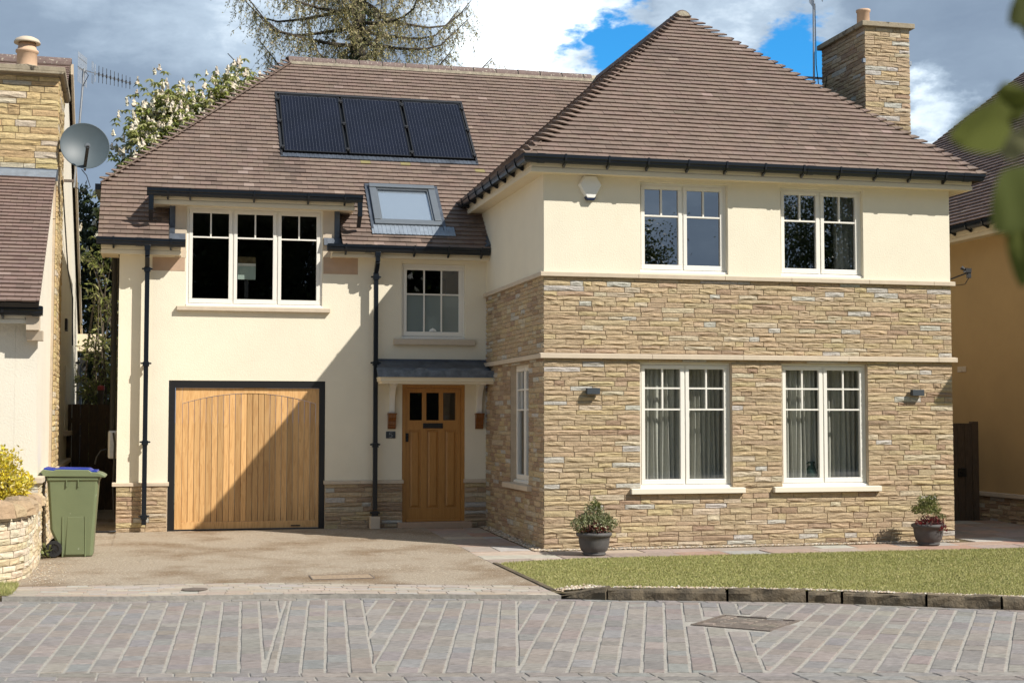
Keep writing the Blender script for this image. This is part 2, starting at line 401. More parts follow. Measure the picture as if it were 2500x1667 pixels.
# ------------------------------------------------------------------ polygon helpers for paving
def clip(poly, a, b):      # keep the part of a 2D polygon on the left of a->b
    out = []; n = len(poly)
    def side(p): return (b[0]-a[0])*(p[1]-a[1])-(b[1]-a[1])*(p[0]-a[0])
    for i in range(n):
        p, q = poly[i], poly[(i+1) % n]; sp, sq = side(p), side(q)
        if sp >= 0: out.append(p)
        if sp*sq < 0:
            t = sp/(sp-sq); out.append((p[0]+(q[0]-p[0])*t, p[1]+(q[1]-p[1])*t))
    return out
def area(p): return .5*sum(p[i][0]*p[(i+1) % len(p)][1]-p[(i+1) % len(p)][0]*p[i][1] for i in range(len(p)))
def inset(poly, d):
    # offset a convex counter-clockwise polygon inwards
    out = poly
    n = len(poly)
    for i in range(n):
        p, q = poly[i], poly[(i+1) % n]; l = math.hypot(q[0]-p[0], q[1]-p[1])
        if l < 1e-6: continue
        nx, ny = -(q[1]-p[1])/l*d, (q[0]-p[0])/l*d
        out = clip(out, (p[0]+nx, p[1]+ny), (q[0]+nx, q[1]+ny))
        if len(out) < 3: return []
    return out
def flag(poly, z, th, joint, col, zj=.0, bev=.006, tilt=.003, wob=0):
    # one paving piece: chamfered prism with a slightly tilted top
    if area(poly) < 0: poly = poly[::-1]
    p = inset(poly, joint/2)
    if len(p) < 3 or area(p) < .0012: return None
    if wob: p = [(x+R.uniform(-wob, wob), y+R.uniform(-wob, wob)) for x, y in p]
    q = inset(p, bev)
    if len(q) != len(p): q = [(x+(sum(a for a, _ in p)/len(p)-x)*.06, y+(sum(b for _, b in p)/len(p)-y)*.06) for x, y in p]
    cx = sum(a for a, _ in p)/len(p); cy = sum(b for _, b in p)/len(p); tx, ty = R.uniform(-tilt, tilt), R.uniform(-tilt, tilt); dz = R.uniform(-zj, zj)
    zf = z if callable(z) else (lambda x, y: z)
    n = len(p); s = 8
    def top(x, y): return zf(x, y)+dz+tx*(x-cx)*s+ty*(y-cy)*s
    vs = [(x, y, zf(x, y)-th) for x, y in p]+[(x, y, top(x, y)-bev*.8) for x, y in p]+[(x, y, top(x, y)) for x, y in q]
    fs = [(i, (i+1) % n, n+(i+1) % n, n+i) for i in range(n)]+[(n+i, n+(i+1) % n, 2*n+(i+1) % n, 2*n+i) for i in range(n)]+[tuple(range(2*n, 3*n))]
    return vs, fs, col
def jit(c, k=.1, h=.03):
    f = 1+R.uniform(-k, k); return tuple(max(0, v*f*(1+R.uniform(-h, h))) for v in c)

# ------------------------------------------------------------------ ground
def sheet(name, rows, m, z0=None):
    mb = MB(); mb.add(*rows); return struct(obj(name, mb, m))
g = MB()
g.add([(-900, -900, -.42), (900, -900, -.42), (900, 900, -.42), (-900, 900, -.42)], [(0, 1, 2, 3)])
ground = struct(obj('ground', g, M['asphalt']))
EDGE = [(-30, 1.0), (-12, -2.0), (-6.6, -3.12), (-5.25, -3.45), (-3.25, -3.66), (-1.46, -4.18), (-.95, -4.32), (-.51, -4.49), (.58, -4.86), (1.3, -5.15), (1.6, -5.3), (2.25, -5.72), (2.87, -6.06), (3.3, -6.3), (5.5, -7.4), (9, -8.9), (30, -18)]
def edge_y(x):
    for (a, b), (c, d) in zip(EDGE, EDGE[1:]):
        if a <= x <= c: return b+(d-b)*(x-a)/(c-a)
    return EDGE[-1][1]
# road bed: the mortar the setts lie in
rb = MB(); n = len(EDGE)
rb.add([(x, y+.02, ROADZ-.007) for x, y in EDGE]+[(x, y-26, ROADZ-.007) for x, y in EDGE], [(i+1, i, n+i, n+i+1) for i in range(n-1)])
road = struct(obj('road', rb, M['joint']))
SETT = [(.25, .222, .20), (.26, .233, .212), (.24, .222, .207), (.272, .24, .211), (.255, .218, .193), (.243, .232, .222), (.275, .25, .226), (.228, .208, .193)]
def sett_set(ang, lo, hi, xr, pieces):
    # rows running along direction ang between the half planes lo and hi (pairs of points, keep between)
    d = (math.sin(ang), math.cos(ang)); nrm = (d[1], -d[0]); PW = .176
    k0 = int((xr[0])/PW)-1; k1 = int((xr[1])/PW)+1
    o = (hi[0] if hi else lo[0]) if lo is None or hi else lo[0]
    base = lo[0] if lo else hi[0]
    for k in range(k0, k1):
        t = -9.5+R.uniform(0, .3)
        while t < 7:
            ln = R.choice((.19, .24, .28, .32, .36, .42))*R.uniform(.9, 1.1)
            q = []
            for (uu, tt) in ((k, t), (k+1, t), (k+1, t+ln), (k, t+ln)):
                q.append((base[0]+nrm[0]*uu*PW+d[0]*tt, base[1]+nrm[1]*uu*PW+d[1]*tt))
            t += ln
            q = q if area(q) > 0 else q[::-1]
            cx = sum(a for a, _ in q)/4; cy = sum(b for _, b in q)/4
            if cy > edge_y(cx)+.3 or cy < -10.4 or cx < -8 or cx > 5.4: continue
            if lo: q = clip(q, lo[0], lo[1])
            if hi and len(q) > 2: q = clip(q, hi[1], hi[0])
            # edge course above, the course across the road below
            if len(q) > 2:
                for (a, b), (c, e) in zip(EDGE[1:], EDGE[2:]):
                    if len(q) > 2 and min(p[0] for p in q) < c and max(p[0] for p in q) > a and cy > min(b, e)-.6: q = clip(q, (c, e-.13), (a, b-.13)) if len(q) > 2 else q
            if len(q) > 2: q = clip(q, (-6.0, -7.38), (1.11, -9.08))
            if len(q) < 3 or area(q) < .006: continue
            mx = MHOLE
            if abs((cx-mx[0])*.7-(cy-mx[1])*.7) < .40 and abs((cx-mx[0])*.7+(cy-mx[1])*.7) < .40: continue
            # wide joints along the rows, thin ones across: shrink across the row
            cxx = sum(a for a, _ in q)/len(q); cyy = sum(b for _, b in q)/len(q)
            def shrink(p):
                a = (p[0]-cxx)*nrm[0]+(p[1]-cyy)*nrm[1]; s = -.0075 if a > 0 else .0075
                w_ = R.uniform(.85, 1.15)
                return (p[0]+nrm[0]*s*w_, p[1]+nrm[1]*s*w_)
            q = [shrink(p) for p in q]
            f = flag(q, ROADZ, .05, .011, jit(R.choice(SETT), .08), .0025, .004, .0012, .0022)
            if f: pieces.append(f)
MHOLE = (.16, -6.3)
B12 = ((-4.17, -7.82), (-3.70, -3.95)); B23 = ((-3.40, -8.0), (-2.96, -4.12)); B34 = ((-2.41, -8.24), (-1.48, -4.47)); B45 = ((-.72, -8.73), (.62, -4.96))
PS = []
sett_set(.056, B12, None, (-4.6, .9), PS)
sett_set(.113, ((-3.40, -8.0), (-2.96, -4.12)), ((-4.17, -7.82), (-3.70, -3.95)), (-1.6, 1.2), PS)
sett_set(.245, B34, B23, (-1.9, 1.2), PS)
sett_set(.342, B45, B34, (-3.4, 1.2), PS)
sett_set(.60, None, B45, (-1.6, 7.5), PS)
# the course across the road and the one along its edge
for j in range(4):
    x = -8.0
    while x < 3.5:
        l = R.uniform(.22, .42); y = lambda xx: -7.38-(xx+6.0)*.2391-.008-j*.155
        q = [(x, y(x)-.15), (x+l, y(x+l)-.15), (x+l, y(x+l)), (x, y(x))]
        f = flag(q, ROADZ, .05, .014, jit(R.choice(SETT), .07), .002, .004, .0008, .002)
        if f: PS.append(f)
        x += l
x = -7.5
while x < 5.3:
    l = R.uniform(.2, .4); q = [(x, edge_y(x)-.125), (x+l, edge_y(x+l)-.125), (x+l, edge_y(x+l)-.008), (x, edge_y(x)-.008)]
    f = flag(q, ROADZ, .05, .012, jit(R.choice(SETT), .07), .002, .004, .0008, .002)
    if f: PS.append(f)
    x += l
pieces_out(PS, 'sett', 'sett_paving', M['sett'], road)

# driveway and the ground sheets that follow gz()
def strip_sheet(name, xs, ylo, yhi, m, dz=0, ny=8, zf=None):
    zf = zf or gz
    mb = MB(); vs = []; fs = []
    for i, x in enumerate(xs):
        a, b = ylo(x), yhi(x)
        for j in range(ny+1):
            y = a+(b-a)*j/ny; vs.append((x, y, zf(x, y)+dz))
    for i in range(len(xs)-1):
        for j in range(ny): a = i*(ny+1)+j; fs.append((a, a+ny+1, a+ny+2, a+1))
    mb.add(vs, fs); return struct(obj(name, mb, m))
lin = lambda a, b, n: [a+(b-a)*i/n for i in range(n+1)]
def strip_top(x):      # upper edge of the pale sett apron
    pts = [(-9, -2.2), (-6.3, -2.42), (-4, -2.6), (-1.28, -3.42), (-.98, -3.6)]
    for (a, b), (c, d) in zip(pts, pts[1:]):
        if a <= x <= c: return b+(d-b)*(x-a)/(c-a)
    return pts[-1][1]
drive = strip_sheet('driveway', lin(-6.9, -1.0, 30), lambda x: strip_top(x), lambda x: 3.6 if x > -5.6 else 9.5, M['drive'], 0, 24)
apron = strip_sheet('pavement_apron', lin(-6.42, -.98, 20), lambda x: edge_y(x)+.002, lambda x: strip_top(x), M['joint'], -.006, 3)
# the apron's front face towards the road
ap = MB(); xs = lin(-6.42, -.98, 30)
ap.add([(x, edge_y(x)+.002, -.40) for x in xs]+[(x, edge_y(x)+.002, gz(x, edge_y(x))-.001) for x in xs], [(i, i+1, 31+i+1, 31+i) for i in range(30)])
obj('apron_edge', ap, M['joint'], apron)
AP = []
STR = [(.37, .315, .255), (.40, .34, .275), (.35, .30, .25), (.385, .31, .245), (.38, .345, .305), (.43, .375, .305)]
for r in range(9):
    x = -6.4+R.uniform(0, .1)
    while x < -1.0:
        l = R.uniform(.16, .30); h = lambda xx: (strip_top(xx)-edge_y(xx)-.012)/9
        x1 = min(x+l, -.99)
        q = [(x, edge_y(x)+.01+h(x)*r), (x1, edge_y(x1)+.01+h(x1)*r), (x1, edge_y(x1)+.01+h(x1)*(r+1)), (x, edge_y(x)+.01+h(x)*(r+1))]
        f = flag(q, gz, .03, .006, jit(R.choice(STR), .07), .0015, .003, .002, .001)
        if f: AP.append(f)
        x += l
pieces_out(AP, 'apron_sett', 'apron_paving', M['strip'], apron)

# flagged path round the wing
path = strip_sheet('flagged_path', lin(-1.0, 8.6, 20), lambda x: -1.1 if x > 0 else -1.32, lambda x: 3.5 if x < .05 or x > 5.9 else .2, M['earth'], -.012, 10)
FL = [(.36, .27, .215), (.40, .29, .225), (.34, .275, .23), (.38, .25, .19), (.42, .34, .27), (.39, .375, .34), (.35, .29, .25)]
flags = []
def course(x0, x1, y0, y1, lmin, lmax, along='x', cols=FL):
    t = x0 if along == 'x' else y0; e = x1 if along == 'x' else y1
    while t < e-.05:
        l = R.uniform(lmin, lmax)
        if e-t-l < .25: l = e-t
        q = [(t, y0), (t+l, y0), (t+l, y1), (t, y1)] if along == 'x' else [(x0, t), (x1, t), (x1, t+l), (x0, t+l)]
        f = flag(q, gz, .05, .012, jit(R.choice(cols), .1), .003, .006, .001, .004)
        if f: flags.append(f)
        t += l
yy = 3.18
for h in (.36, .42, .55, .30, .52, .45, .58, .38):
    if yy-h < -.02: h = yy+.02
    course(-1.0, -.16, yy-h, yy, .35, .62)
    yy -= h
    if yy <= 0: break
course(-1.0, .0, -.02-.42, -.02, .5, .9); course(-1.0, 0.0, -.87, -.44, .4, .8, cols=[(.42, .40, .36), (.40, .36, .31)]); course(-1.0, 0, -1.3, -.87, .45, .7)
course(0.0, 8.5, -.52, -.16, .5, 1.0); course(0.0, 8.5, -1.08, -.52, .55, 1.05)
for k in range(6): course(6.25, 8.45, -.16+.5*k, -.16+.5*(k+1), .5, .9)
pieces_out(flags, 'flagstone', 'flag_paving', M['slab'], path)

# lawn: soil sheet, edging strip, blades
def lz(x, y): return gz(x, y)+.055*min(1, max(0, (-1.1-y)/2))*min(1, max(0, (x+1.0)/.6))
lawn = strip_sheet('lawn', lin(-.94, 9.0, 40), lambda x: edge_y(x)+.16+(.25 if x < -.5 else 0), lambda x: -1.12 if x > .2 else -1.12-.25*(.2-x), M['lawn'], .004, 16, lz)
lawn_l = strip_sheet('verge', lin(-9.0, -6.36, 10), lambda x: edge_y(x)+.01, lambda x: -2.1 if x > -6.7 else -2.35, M['lawn'], .004, 6)
vg = MB(); vx = lin(-9, -6.38, 12)
vg.add([(x, edge_y(x)+.012, -.40) for x in vx]+[(x, edge_y(x)+.012, gz(x, edge_y(x))+.003) for x in vx], [(i, i+1, 14+i, 13+i) for i in range(12)])
obj('verge_edge', vg, M['earth'], lawn_l)
def blades(name, label, n, sampler, h, parent=None, zf=None):
    zf = zf or gz
    xy = sampler(n); x, y = xy[:, 0], xy[:, 1]
    z = np.array([zf(a, b)+.004 for a, b in xy])
    base = np.stack([x, y, z], 1)
    ax = np.stack([NR.normal(0, .45, len(x)), NR.normal(0, .45, len(x)), np.ones(len(x))], 1)
    patch = np.sin(x*1.6+1.3*np.sin(y*1.7))*np.sin(y*3.9+x*.6)*.3+np.sin(x*5.3+y*2)*np.sin(y*9+1.7*np.sin(x*3))*.2+.5
    t = np.clip(NR.uniform(0, 1, len(x))*.55+patch*.55-.05, 0, 1)[:, None]
    col = (1-t)*np.array([[.20, .225, .06]])+t*np.array([[.42, .40, .155]])
    dry = NR.uniform(size=len(x)) < .14; col[dry] = np.array([.52, .45, .23])
    o = leaves(name, base, ax, rdir(len(x)), NR.uniform(.5, 1.25, len(x))*h*(.75+.6*patch)*np.where(NR.uniform(size=len(x)) < .03, 1.8, 1), NR.uniform(.003, .006, len(x)), M['grass'], parent, col)
    o['kind'] = 'stuff'; o['label'] = label; o['category'] = 'grass'; return o
def samp_lawn(n):
    x = NR.uniform(-.93, 6.5, n*2); y = NR.uniform(-9, -1.1, n*2)
    fr = NR.uniform(-.05, .04, n*2)*NR.uniform(size=n*2); lo = np.array([edge_y(a) for a in x])+.17+np.where(x < -.5, .22, 0)+.03*np.sin(x*7)+.02*np.sin(x*19)+fr; hi = np.where(x > .2, -1.10, -1.10-.25*(.2-x))+.02*np.sin(x*9)+.015*np.sin(x*23)+fr
    k = (y > lo) & (y < hi); return np.stack([x[k], y[k]], 1)[:n]
blades('grass', 'short mown lawn of yellowish green grass in front of the stone wing', 250000, samp_lawn, .021, None, lz)
def samp_v(n):
    x = NR.uniform(-7.6, -6.33, n*2); y = NR.uniform(-3.3, -2.1, n*2); lo = np.array([edge_y(a) for a in x])+.02
    hi = np.where(x > -6.6, -2.2+(x+6.6)*-.6, -2.3)
    k = (y > lo) & (y < hi); return np.stack([x[k], y[k]], 1)[:n]
blades('grass', 'rough grass patch at the foot of the curved garden wall', 9000, samp_v, .055)
ed = MB()
for i in range(12):
    y0 = -1.34-.22*i; ed.hexa([(-1.0, y0-.215, -.3), (-.945, y0-.215, -.3), (-.945, y0, -.3), (-1.0, y0, -.3)], [(-1.0, y0-.215, gz(0, y0)+.012), (-.945, y0-.215, gz(0, y0)+.012), (-.945, y0, gz(0, y0)+.012), (-1.0, y0, gz(0, y0)+.012)])
struct(obj('lawn_edging', ed, M['kerb']))

# kerb stones
KL = [(-1.04, -4.12), (-.56, -4.50), (.58, -4.86), (1.30, -5.15), (1.60, -5.30), (2.27, -5.73), (2.87, -6.07), (3.6, -6.45), (4.6, -6.95), (5.6, -7.45)]
kb = MB(); kb.bar((-.9, -4.35, -.36), (-.6, -4.42, -.36), .05)
kerb = bpy.data.objects.new('kerb', None); C.objects.link(kerb); place(kerb, (0, -4.6, -.3), None); kerb['kind'] = 'structure'
for i, ((x0, y0), (x1, y1)) in enumerate(zip(KL, KL[1:])):
    L_ = math.hypot(x1-x0, y1-y0); dx, dy = (x1-x0)/L_, (y1-y0)/L_; nx, ny = -dy, dx
    g0 = .012; m = MB(); nxs = max(4, int(L_/.11)); vs = []; fs = []
    h0 = R.uniform(-.012, .008); wd = .16
    prof = [(0, -.36), (0, ROADZ+.015), (.004, -.165), (.022, -.128), (.10, -.124), (wd-.01, -.128), (wd, -.36)]
    for a in range(nxs+1):
        t = g0+(L_-2*g0)*a/nxs
        for j, (o, z) in enumerate(prof):
            rise = z
            if i == 0 and z > -.3: rise = ROADZ-.01+(z-ROADZ+.01)*min(1, .12+t/L_*1.0)
            jo = R.uniform(-.02, .016) if j in (1, 2, 3) else 0; jz = R.uniform(-.012, .012)+h0 if j in (3, 4, 5) else 0
            jx = R.uniform(-.01, .01) if 0 < a < nxs else 0
            vs.append((x0+dx*(t+jx)+nx*(o+jo), y0+dy*(t+jx)+ny*(o+jo), rise+jz))
    k = len(prof)
    for a in range(nxs):
        for j in range(k-1): fs.append((a*k+j, (a+1)*k+j, (a+1)*k+j+1, a*k+j+1))
    fs += [tuple(range(k)), tuple(range((nxs+1)*k-1, nxs*k-1, -1))]
    m.add(vs, fs); obj('kerb_stone', m, M['kerb'], kerb)
gb = MB(); gb.add([(-1.0, -3.55, -.196), (-1.0, -4.16, -.196), (-.55, -4.44, -.196), (-.30, -4.40, -.196), (-.30, -3.9, -.196), (-.6, -3.6, -.196)], [(0, 1, 2, 3, 4, 5)]); struct(obj('gravel_bed', gb, M['earth']))
# pebbles: along the kerb and against the walls
def pebbles(name, label, pts, smin, smax):
    m = MB()
    for (x, y) in pts:
        s = R.uniform(smin, smax); z = (lz(x, y) if x > -.9 and y < -1.2 else gz(x, y))+s*.4+.006
        c = jit(R.choice([(.55, .45, .33), (.42, .33, .24), (.62, .57, .48), (.36, .30, .24), (.5, .38, .26)]), .15)
        ring = [(x+s*math.cos(a)*R.uniform(.7, 1.1), y+s*math.sin(a)*R.uniform(.7, 1.1), z) for a in (0, 1.26, 2.5, 3.77, 5.0)]
        m.add(ring+[(x, y, z+s*.55), (x, y, z-s*.5)], [(i, (i+1) % 5, 5) for i in range(5)]+[((i+1) % 5, i, 6) for i in range(5)], c)
    o = obj(name, m, M['pebble'], None, kind='stuff'); o['label'] = label; o['category'] = 'pebbles'
pts = []
for _ in range(1500):
    x = R.uniform(-.9, 5.2); pts.append((x, edge_y(x)+.15+abs(R.gauss(0, .055))+(.1 if x < -.5 else 0)))
for _ in range(90): pts.append((R.uniform(-.95, -.55), R.uniform(-4.15, -3.9)))
pebbles('pebbles', 'strip of small tan pebbles between lawn and kerb', pts, .010, .021)
pts = [(R.uniform(-.17, -.01), R.uniform(-.1, 3.2)) for _ in range(900)]+[(R.uniform(-.15, 6.0), R.uniform(-.17, -.02)) for _ in range(1500)]
pebbles('pebbles', 'narrow gravel margin along the foot of the stone wing', pts, .008, .02)
pts = [(-6.3+abs(R.gauss(0, .18)), R.uniform(-2.3, -.2)) for _ in range(500)]
pebbles('pebbles', 'loose grit on the driveway beside the curved wall', pts, .004, .011)
mh = thing('manhole_cover', 'square rusty recessed cover set diagonally in the setts of the road', 'manhole cover', (MHOLE[0], MHOLE[1], ROADZ))
def rot45(u, v): return (MHOLE[0]+(u-v)*.84, MHOLE[1]+(u+v)*.84)
m = MB()
for a, b, c, d in ((-.31, .31, -.31, -.285), (-.31, .31, .285, .31), (-.31, -.285, -.285, .285), (.285, .31, -.285, .285)):
    q = [rot45(a, c), rot45(b, c), rot45(b, d), rot45(a, d)]; m.hexa([(x, y, ROADZ-.05) for x, y in q], [(x, y, ROADZ+.003) for x, y in q])
obj('frame', m, M['iron'], mh)
q = [rot45(a, b) for a, b in ((-.284, -.284), (.284, -.284), (.284, .284), (-.284, .284))]; m = MB(); m.hexa([(x, y, ROADZ-.05) for x, y in q], [(x, y, ROADZ-.0055) for x, y in q]); obj('tray', m, M['iron'], mh)
for i in range(8):
    for j in range(5):
        u0 = -.28+.07*i; v0 = -.28+.112*j
        f = flag([rot45(u0, v0), rot45(u0+.068, v0), rot45(u0+.068, v0+.11), rot45(u0, v0+.11)], ROADZ-.004, .05, .018, jit(R.choice([(.20, .165, .135), (.16, .135, .11), (.25, .205, .165)]), .15), .006, .008)
        if f: mm = MB(); mm.add(*f); obj('inset_sett', mm, M['sett'], mh)
m = MB(); m.lathe([(.0, 0), (.13, 0), (.135, .004), (.12, .006), (.0, .006)], (-4.55, -3.09, gz(0, -3.09)+.0035), 20, cap=False)
tag(obj('drain_cover', m, M['iron']), 'small round iron cover in the pale sett apron', 'drain cover')
m = MB(); m.box(-3.29, -2.6, -2.53, -2.1, gz(0, -2.3)-.03, gz(0, -2.3)+.004); 
ic = thing('inspection_cover', 'rectangular recessed cover filled with brown gravel in the driveway', 'cover', (-2.95, -2.3, gz(0, -2.3)))
m = MB()
for a, b, c, d in ((-3.29, -2.60, -2.53, -2.515), (-3.29, -2.60, -2.115, -2.10), (-3.29, -3.275, -2.515, -2.115), (-2.615, -2.6, -2.515, -2.115)): m.box(a, b, c, d, -.25, gz(0, -2.3)+.006)
obj('frame', m, M['iron'], ic)
M['drivebrown'] = mat('brown gravel', (.33, .245, .165), .95, .006, 70, .4, 48)
m = MB(); m.box(-3.274, -2.616, -2.514, -2.116, -.25, gz(0, -2.3)+.004); obj('infill', m, M['drivebrown'], ic)

# ------------------------------------------------------------------ wall, stone, tile and window builders
D = 3.457; WW = 6.03
def front(y0): return lambda u, v, w=0.0: (u, y0-w, v)          # wall facing the road
def left(x0): return lambda u, v, w=0.0: (x0-w, u, v)           # wall facing left
def right(x0): return lambda u, v, w=0.0: (x0+w, u, v)
def panel(mb, P, u0, u1, v0, v1, holes=(), th=.28, col=(1, 1, 1), back=True):
    us = sorted({u0, u1, *[h[i] for h in holes for i in (0, 1)]}); vs = sorted({v0, v1, *[h[i] for h in holes for i in (2, 3)]})
    us = [u for u in us if u0 <= u <= u1]; vs = [v for v in vs if v0 <= v <= v1]
    def solid(i, j):
        if i < 0 or j < 0 or i >= len(us)-1 or j >= len(vs)-1: return False
        a, b = (us[i]+us[i+1])/2, (vs[j]+vs[j+1])/2
        return not any(h[0] < a < h[1] and h[2] < b < h[3] for h in holes)
    for i in range(len(us)-1):
        for j in range(len(vs)-1):
            if not solid(i, j): continue
            a, b, c, d = us[i], us[i+1], vs[j], vs[j+1]
            mb.add([P(a, c, 0), P(b, c, 0), P(b, d, 0), P(a, d, 0)], [(0, 1, 2, 3)], col)
            if back: mb.add([P(a, c, -th), P(b, c, -th), P(b, d, -th), P(a, d, -th)], [(3, 2, 1, 0)], col)
            for (ii, jj, q) in ((i-1, j, ((a, c), (a, d))), (i+1, j, ((b, d), (b, c))), (i, j-1, ((b, c), (a, c))), (i, j+1, ((a, d), (b, d)))):
                if not solid(ii, jj): (p, r) = q; mb.add([P(*p, 0), P(*p, -th), P(*r, -th), P(*r, 0)], [(0, 1, 2, 3)], col)
STONE = dict(buff=(.46, .352, .222), yellow=(.475, .372, .215), tan=(.435, .327, .208), brown=(.335, .235, .155), pink=(.405, .295, .195), grey=(.47, .44, .385), pale=(.50, .42, .30))
def vn(u, v, s):      # smooth value noise for clusters of like stones
    return .5+.25*(math.sin(u*1.7*s+3.1*math.sin(v*1.3*s+1.1))+math.sin(v*2.3*s-1.7*math.sin(u*.9*s)))
def stone_col(u, v, dark=0):
    n = vn(u*1.1, v*3.0, 1.0); r = R.random()
    if r < .075: c = STONE['grey']
    elif r < .08+.04+.30*max(0, n-.55)+dark: c = STONE['brown']
    elif r < .15+.18*max(0, n-.4)+dark: c = STONE['pink']
    elif r < .46+dark*.5: c = STONE['tan']
    elif r < .82: c = STONE['buff']
    elif r < .93: c = STONE['yellow']
    else: c = STONE['pale']
    return jit(c, .075, .025)
def stone_piece(P, u0, u1, v0, v1, col, jo=.010, depth=.016, rough=1.0):
    u0 += jo/2*R.uniform(.6, 1.3); u1 -= jo/2*R.uniform(.6, 1.3); v0 += jo/2*R.uniform(.5, 1.3); v1 -= jo/2*R.uniform(.5, 1.3)
    nx = max(2, min(5, int((u1-u0)/.085))); ny = 3; vs = []; fs = []
    sag = R.uniform(-.002, .002)
    ridge = R.uniform(.25, .75)
    for j in range(ny+1):
        for i in range(nx+1):
            a, b = i/nx, j/ny; e = (i in (0, nx)) or (j in (0, ny))
            w = R.uniform(.001, .008) if e else depth*R.uniform(.1, 1.2)*rough*(1 if abs(b-ridge) < .35 else .6)
            uu = u0+(u1-u0)*a+(R.uniform(-.2, .2)*(u1-u0)/nx if 0 < i < nx else R.uniform(-.002, .002))
            vv = v0+(v1-v0)*b+(R.uniform(-.2, .2)*(v1-v0)/ny if 0 < j < ny else R.uniform(-.0025, .0025)+sag*a)
            vs.append(P(uu, vv, w))
    k = nx+1
    for j in range(ny):
        for i in range(nx):
            q = (j*k+i, j*k+i+1, (j+1)*k+i+1, (j+1)*k+i)
            fs += [(q[0], q[1], q[2]), (q[0], q[2], q[3])] if R.random() < .5 else [(q[0], q[1], q[3]), (q[1], q[2], q[3])]
    per = [i for i in range(nx)]+[j*k+nx for j in range(ny)]+[ny*k+i for i in range(nx, 0, -1)]+[j*k for j in range(ny, 0, -1)]
    o = len(vs); c4 = [P(u0, v0, -.014), P(u1, v0, -.014), P(u1, v1, -.014), P(u0, v1, -.014)]; vs += c4
    cor = (0, nx, nx+ny, 2*nx+ny)
    segs = ((per[0:nx+1], o, o+1), (per[nx:nx+ny+1], o+1, o+2), (per[nx+ny:2*nx+ny+1], o+2, o+3), (per[2*nx+ny:]+[per[0]], o+3, o))
    for ring, a, b in segs: fs.append(tuple([a]+[b]+list(reversed(ring))))
    return vs, fs, col
def lay_stones(P, u0, u1, v0, v1, holes=(), rowh=.067, lens=(.12, .54), dark=0, col=None, **kw):
    out = []; brk = sorted({v0, v1, *[h[2] for h in holes if v0 < h[2] < v1], *[h[3] for h in holes if v0 < h[3] < v1]})
    for a, b in zip(brk, brk[1:]):
        n = max(1, round((b-a)/rowh)); hs = [R.uniform(.78, 1.22) for _ in range(n)]; s = (b-a)/sum(hs); v = a
        for h in hs:
            h *= s; mid = v+h/2; iv = [(u0, u1)]
            for H in holes:
                if H[2] < mid < H[3]:
                    ni = []
                    for p, q in iv:
                        if H[1] <= p or H[0] >= q: ni.append((p, q)); continue
                        if H[0] > p: ni.append((p, H[0]))
                        if H[1] < q: ni.append((H[1], q))
                    iv = ni
            for p, q in iv:
                t = p
                while t < q-1e-4:
                    l = min(max(R.lognormvariate(math.log((lens[0]+lens[1])*.42), .42), lens[0]), lens[1]*1.15)
                    if q-t-l < lens[0]: l = q-t if q-t < lens[1]*1.3 else (q-t)/2
                    c = col() if col else stone_col(t, mid, dark)
                    out.append(stone_piece(P, t, t+l, v, v+h, c, **kw)); t += l
            v += h
    return out
TILE = (.198, .142, .113)
def tile_rows(O, ud, sdv, nv, smax, ua, ub, holes=(), gauge=.11, tw=.165, hipl=False, hipr=False, base=TILE, stain=None, hip_from=-1):
    O = Vector(O); ud = Vector(ud); sdv = Vector(sdv); nv = Vector(nv); out = []; r = 0
    while r*gauge < smax:
        s0 = r*gauge; a, b = ua(s0), ub(s0)
        if b-a < .03: r += 1; continue
        iv = [(a, b)]; mid = s0+gauge*.55
        for H in holes:
            if H[2] < mid < H[3]:
                ni = []
                for p, q in iv:
                    if H[1] <= p or H[0] >= q: ni.append((p, q)); continue
                    if H[0] > p: ni.append((p, H[0]))
                    if H[1] < q: ni.append((H[1], q))
                iv = ni
        g2 = min(gauge, smax-s0)
        for p, q in iv:
            k = math.floor((p-(.5*tw if r % 2 else 0))/tw); t = p
            while t < q-.002:
                k += 1; e = min(q, k*tw+(.5*tw if r % 2 else 0))
                if e-t < .045: e = min(q, e+tw); k += 1
                if q-e < .03: e = q
                lift = R.uniform(-.002, .003); la = lb = 0
                if hipl and s0 >= hip_from and abs(t-a) < 1e-6: la, lb = .052, .006
                if hipr and abs(e-b) < 1e-6: la, lb = .006, .030
                u0, u1 = t+.0015, e-.0015
                ht, hb = .037+lift, .010+lift*.4; th = .020; l2 = g2+.03; sk = R.uniform(-.0025, .0025)
                def p3(u, s, h): return O+ud*u+sdv*s+nv*h
                vs = [p3(u0, s0+sk, ht-th+la), p3(u1, s0+sk, ht-th+lb), p3(u1, s0+l2, hb-th), p3(u0, s0+l2, hb-th),
                      p3(u0, s0+sk, ht+la), p3(u1, s0+sk, ht+lb), p3(u1, s0+l2, hb), p3(u0, s0+l2, hb)]
                c = jit(base, .045, .02)
                if R.random() < .03: c = jit(tuple(v*.82 for v in base), .06)
                if R.random() < .015: c = jit((.275, .205, .17), .05)
                if stain: c = stain(p3((u0+u1)/2, s0, 0), c)
                out.append((vs, [(0, 3, 2, 1), (4, 5, 6, 7), (0, 1, 5, 4), (1, 2, 6, 5), (3, 0, 4, 7)], c)); t = e
        r += 1
    return out
def ring(mb, P, u0, u1, v0, v1, b, w0, w1, bb=None):      # rectangular frame: butted members
    bb = bb or b
    mb.pbox(P, u0, u1, v0, v0+bb, w0, w1); mb.pbox(P, u0, u1, v1-b, v1, w0, w1)
    mb.pbox(P, u0, u0+b, v0+bb, v1-b, w0, w1); mb.pbox(P, u1-b, u1, v0+bb, v1-b, w0, w1)
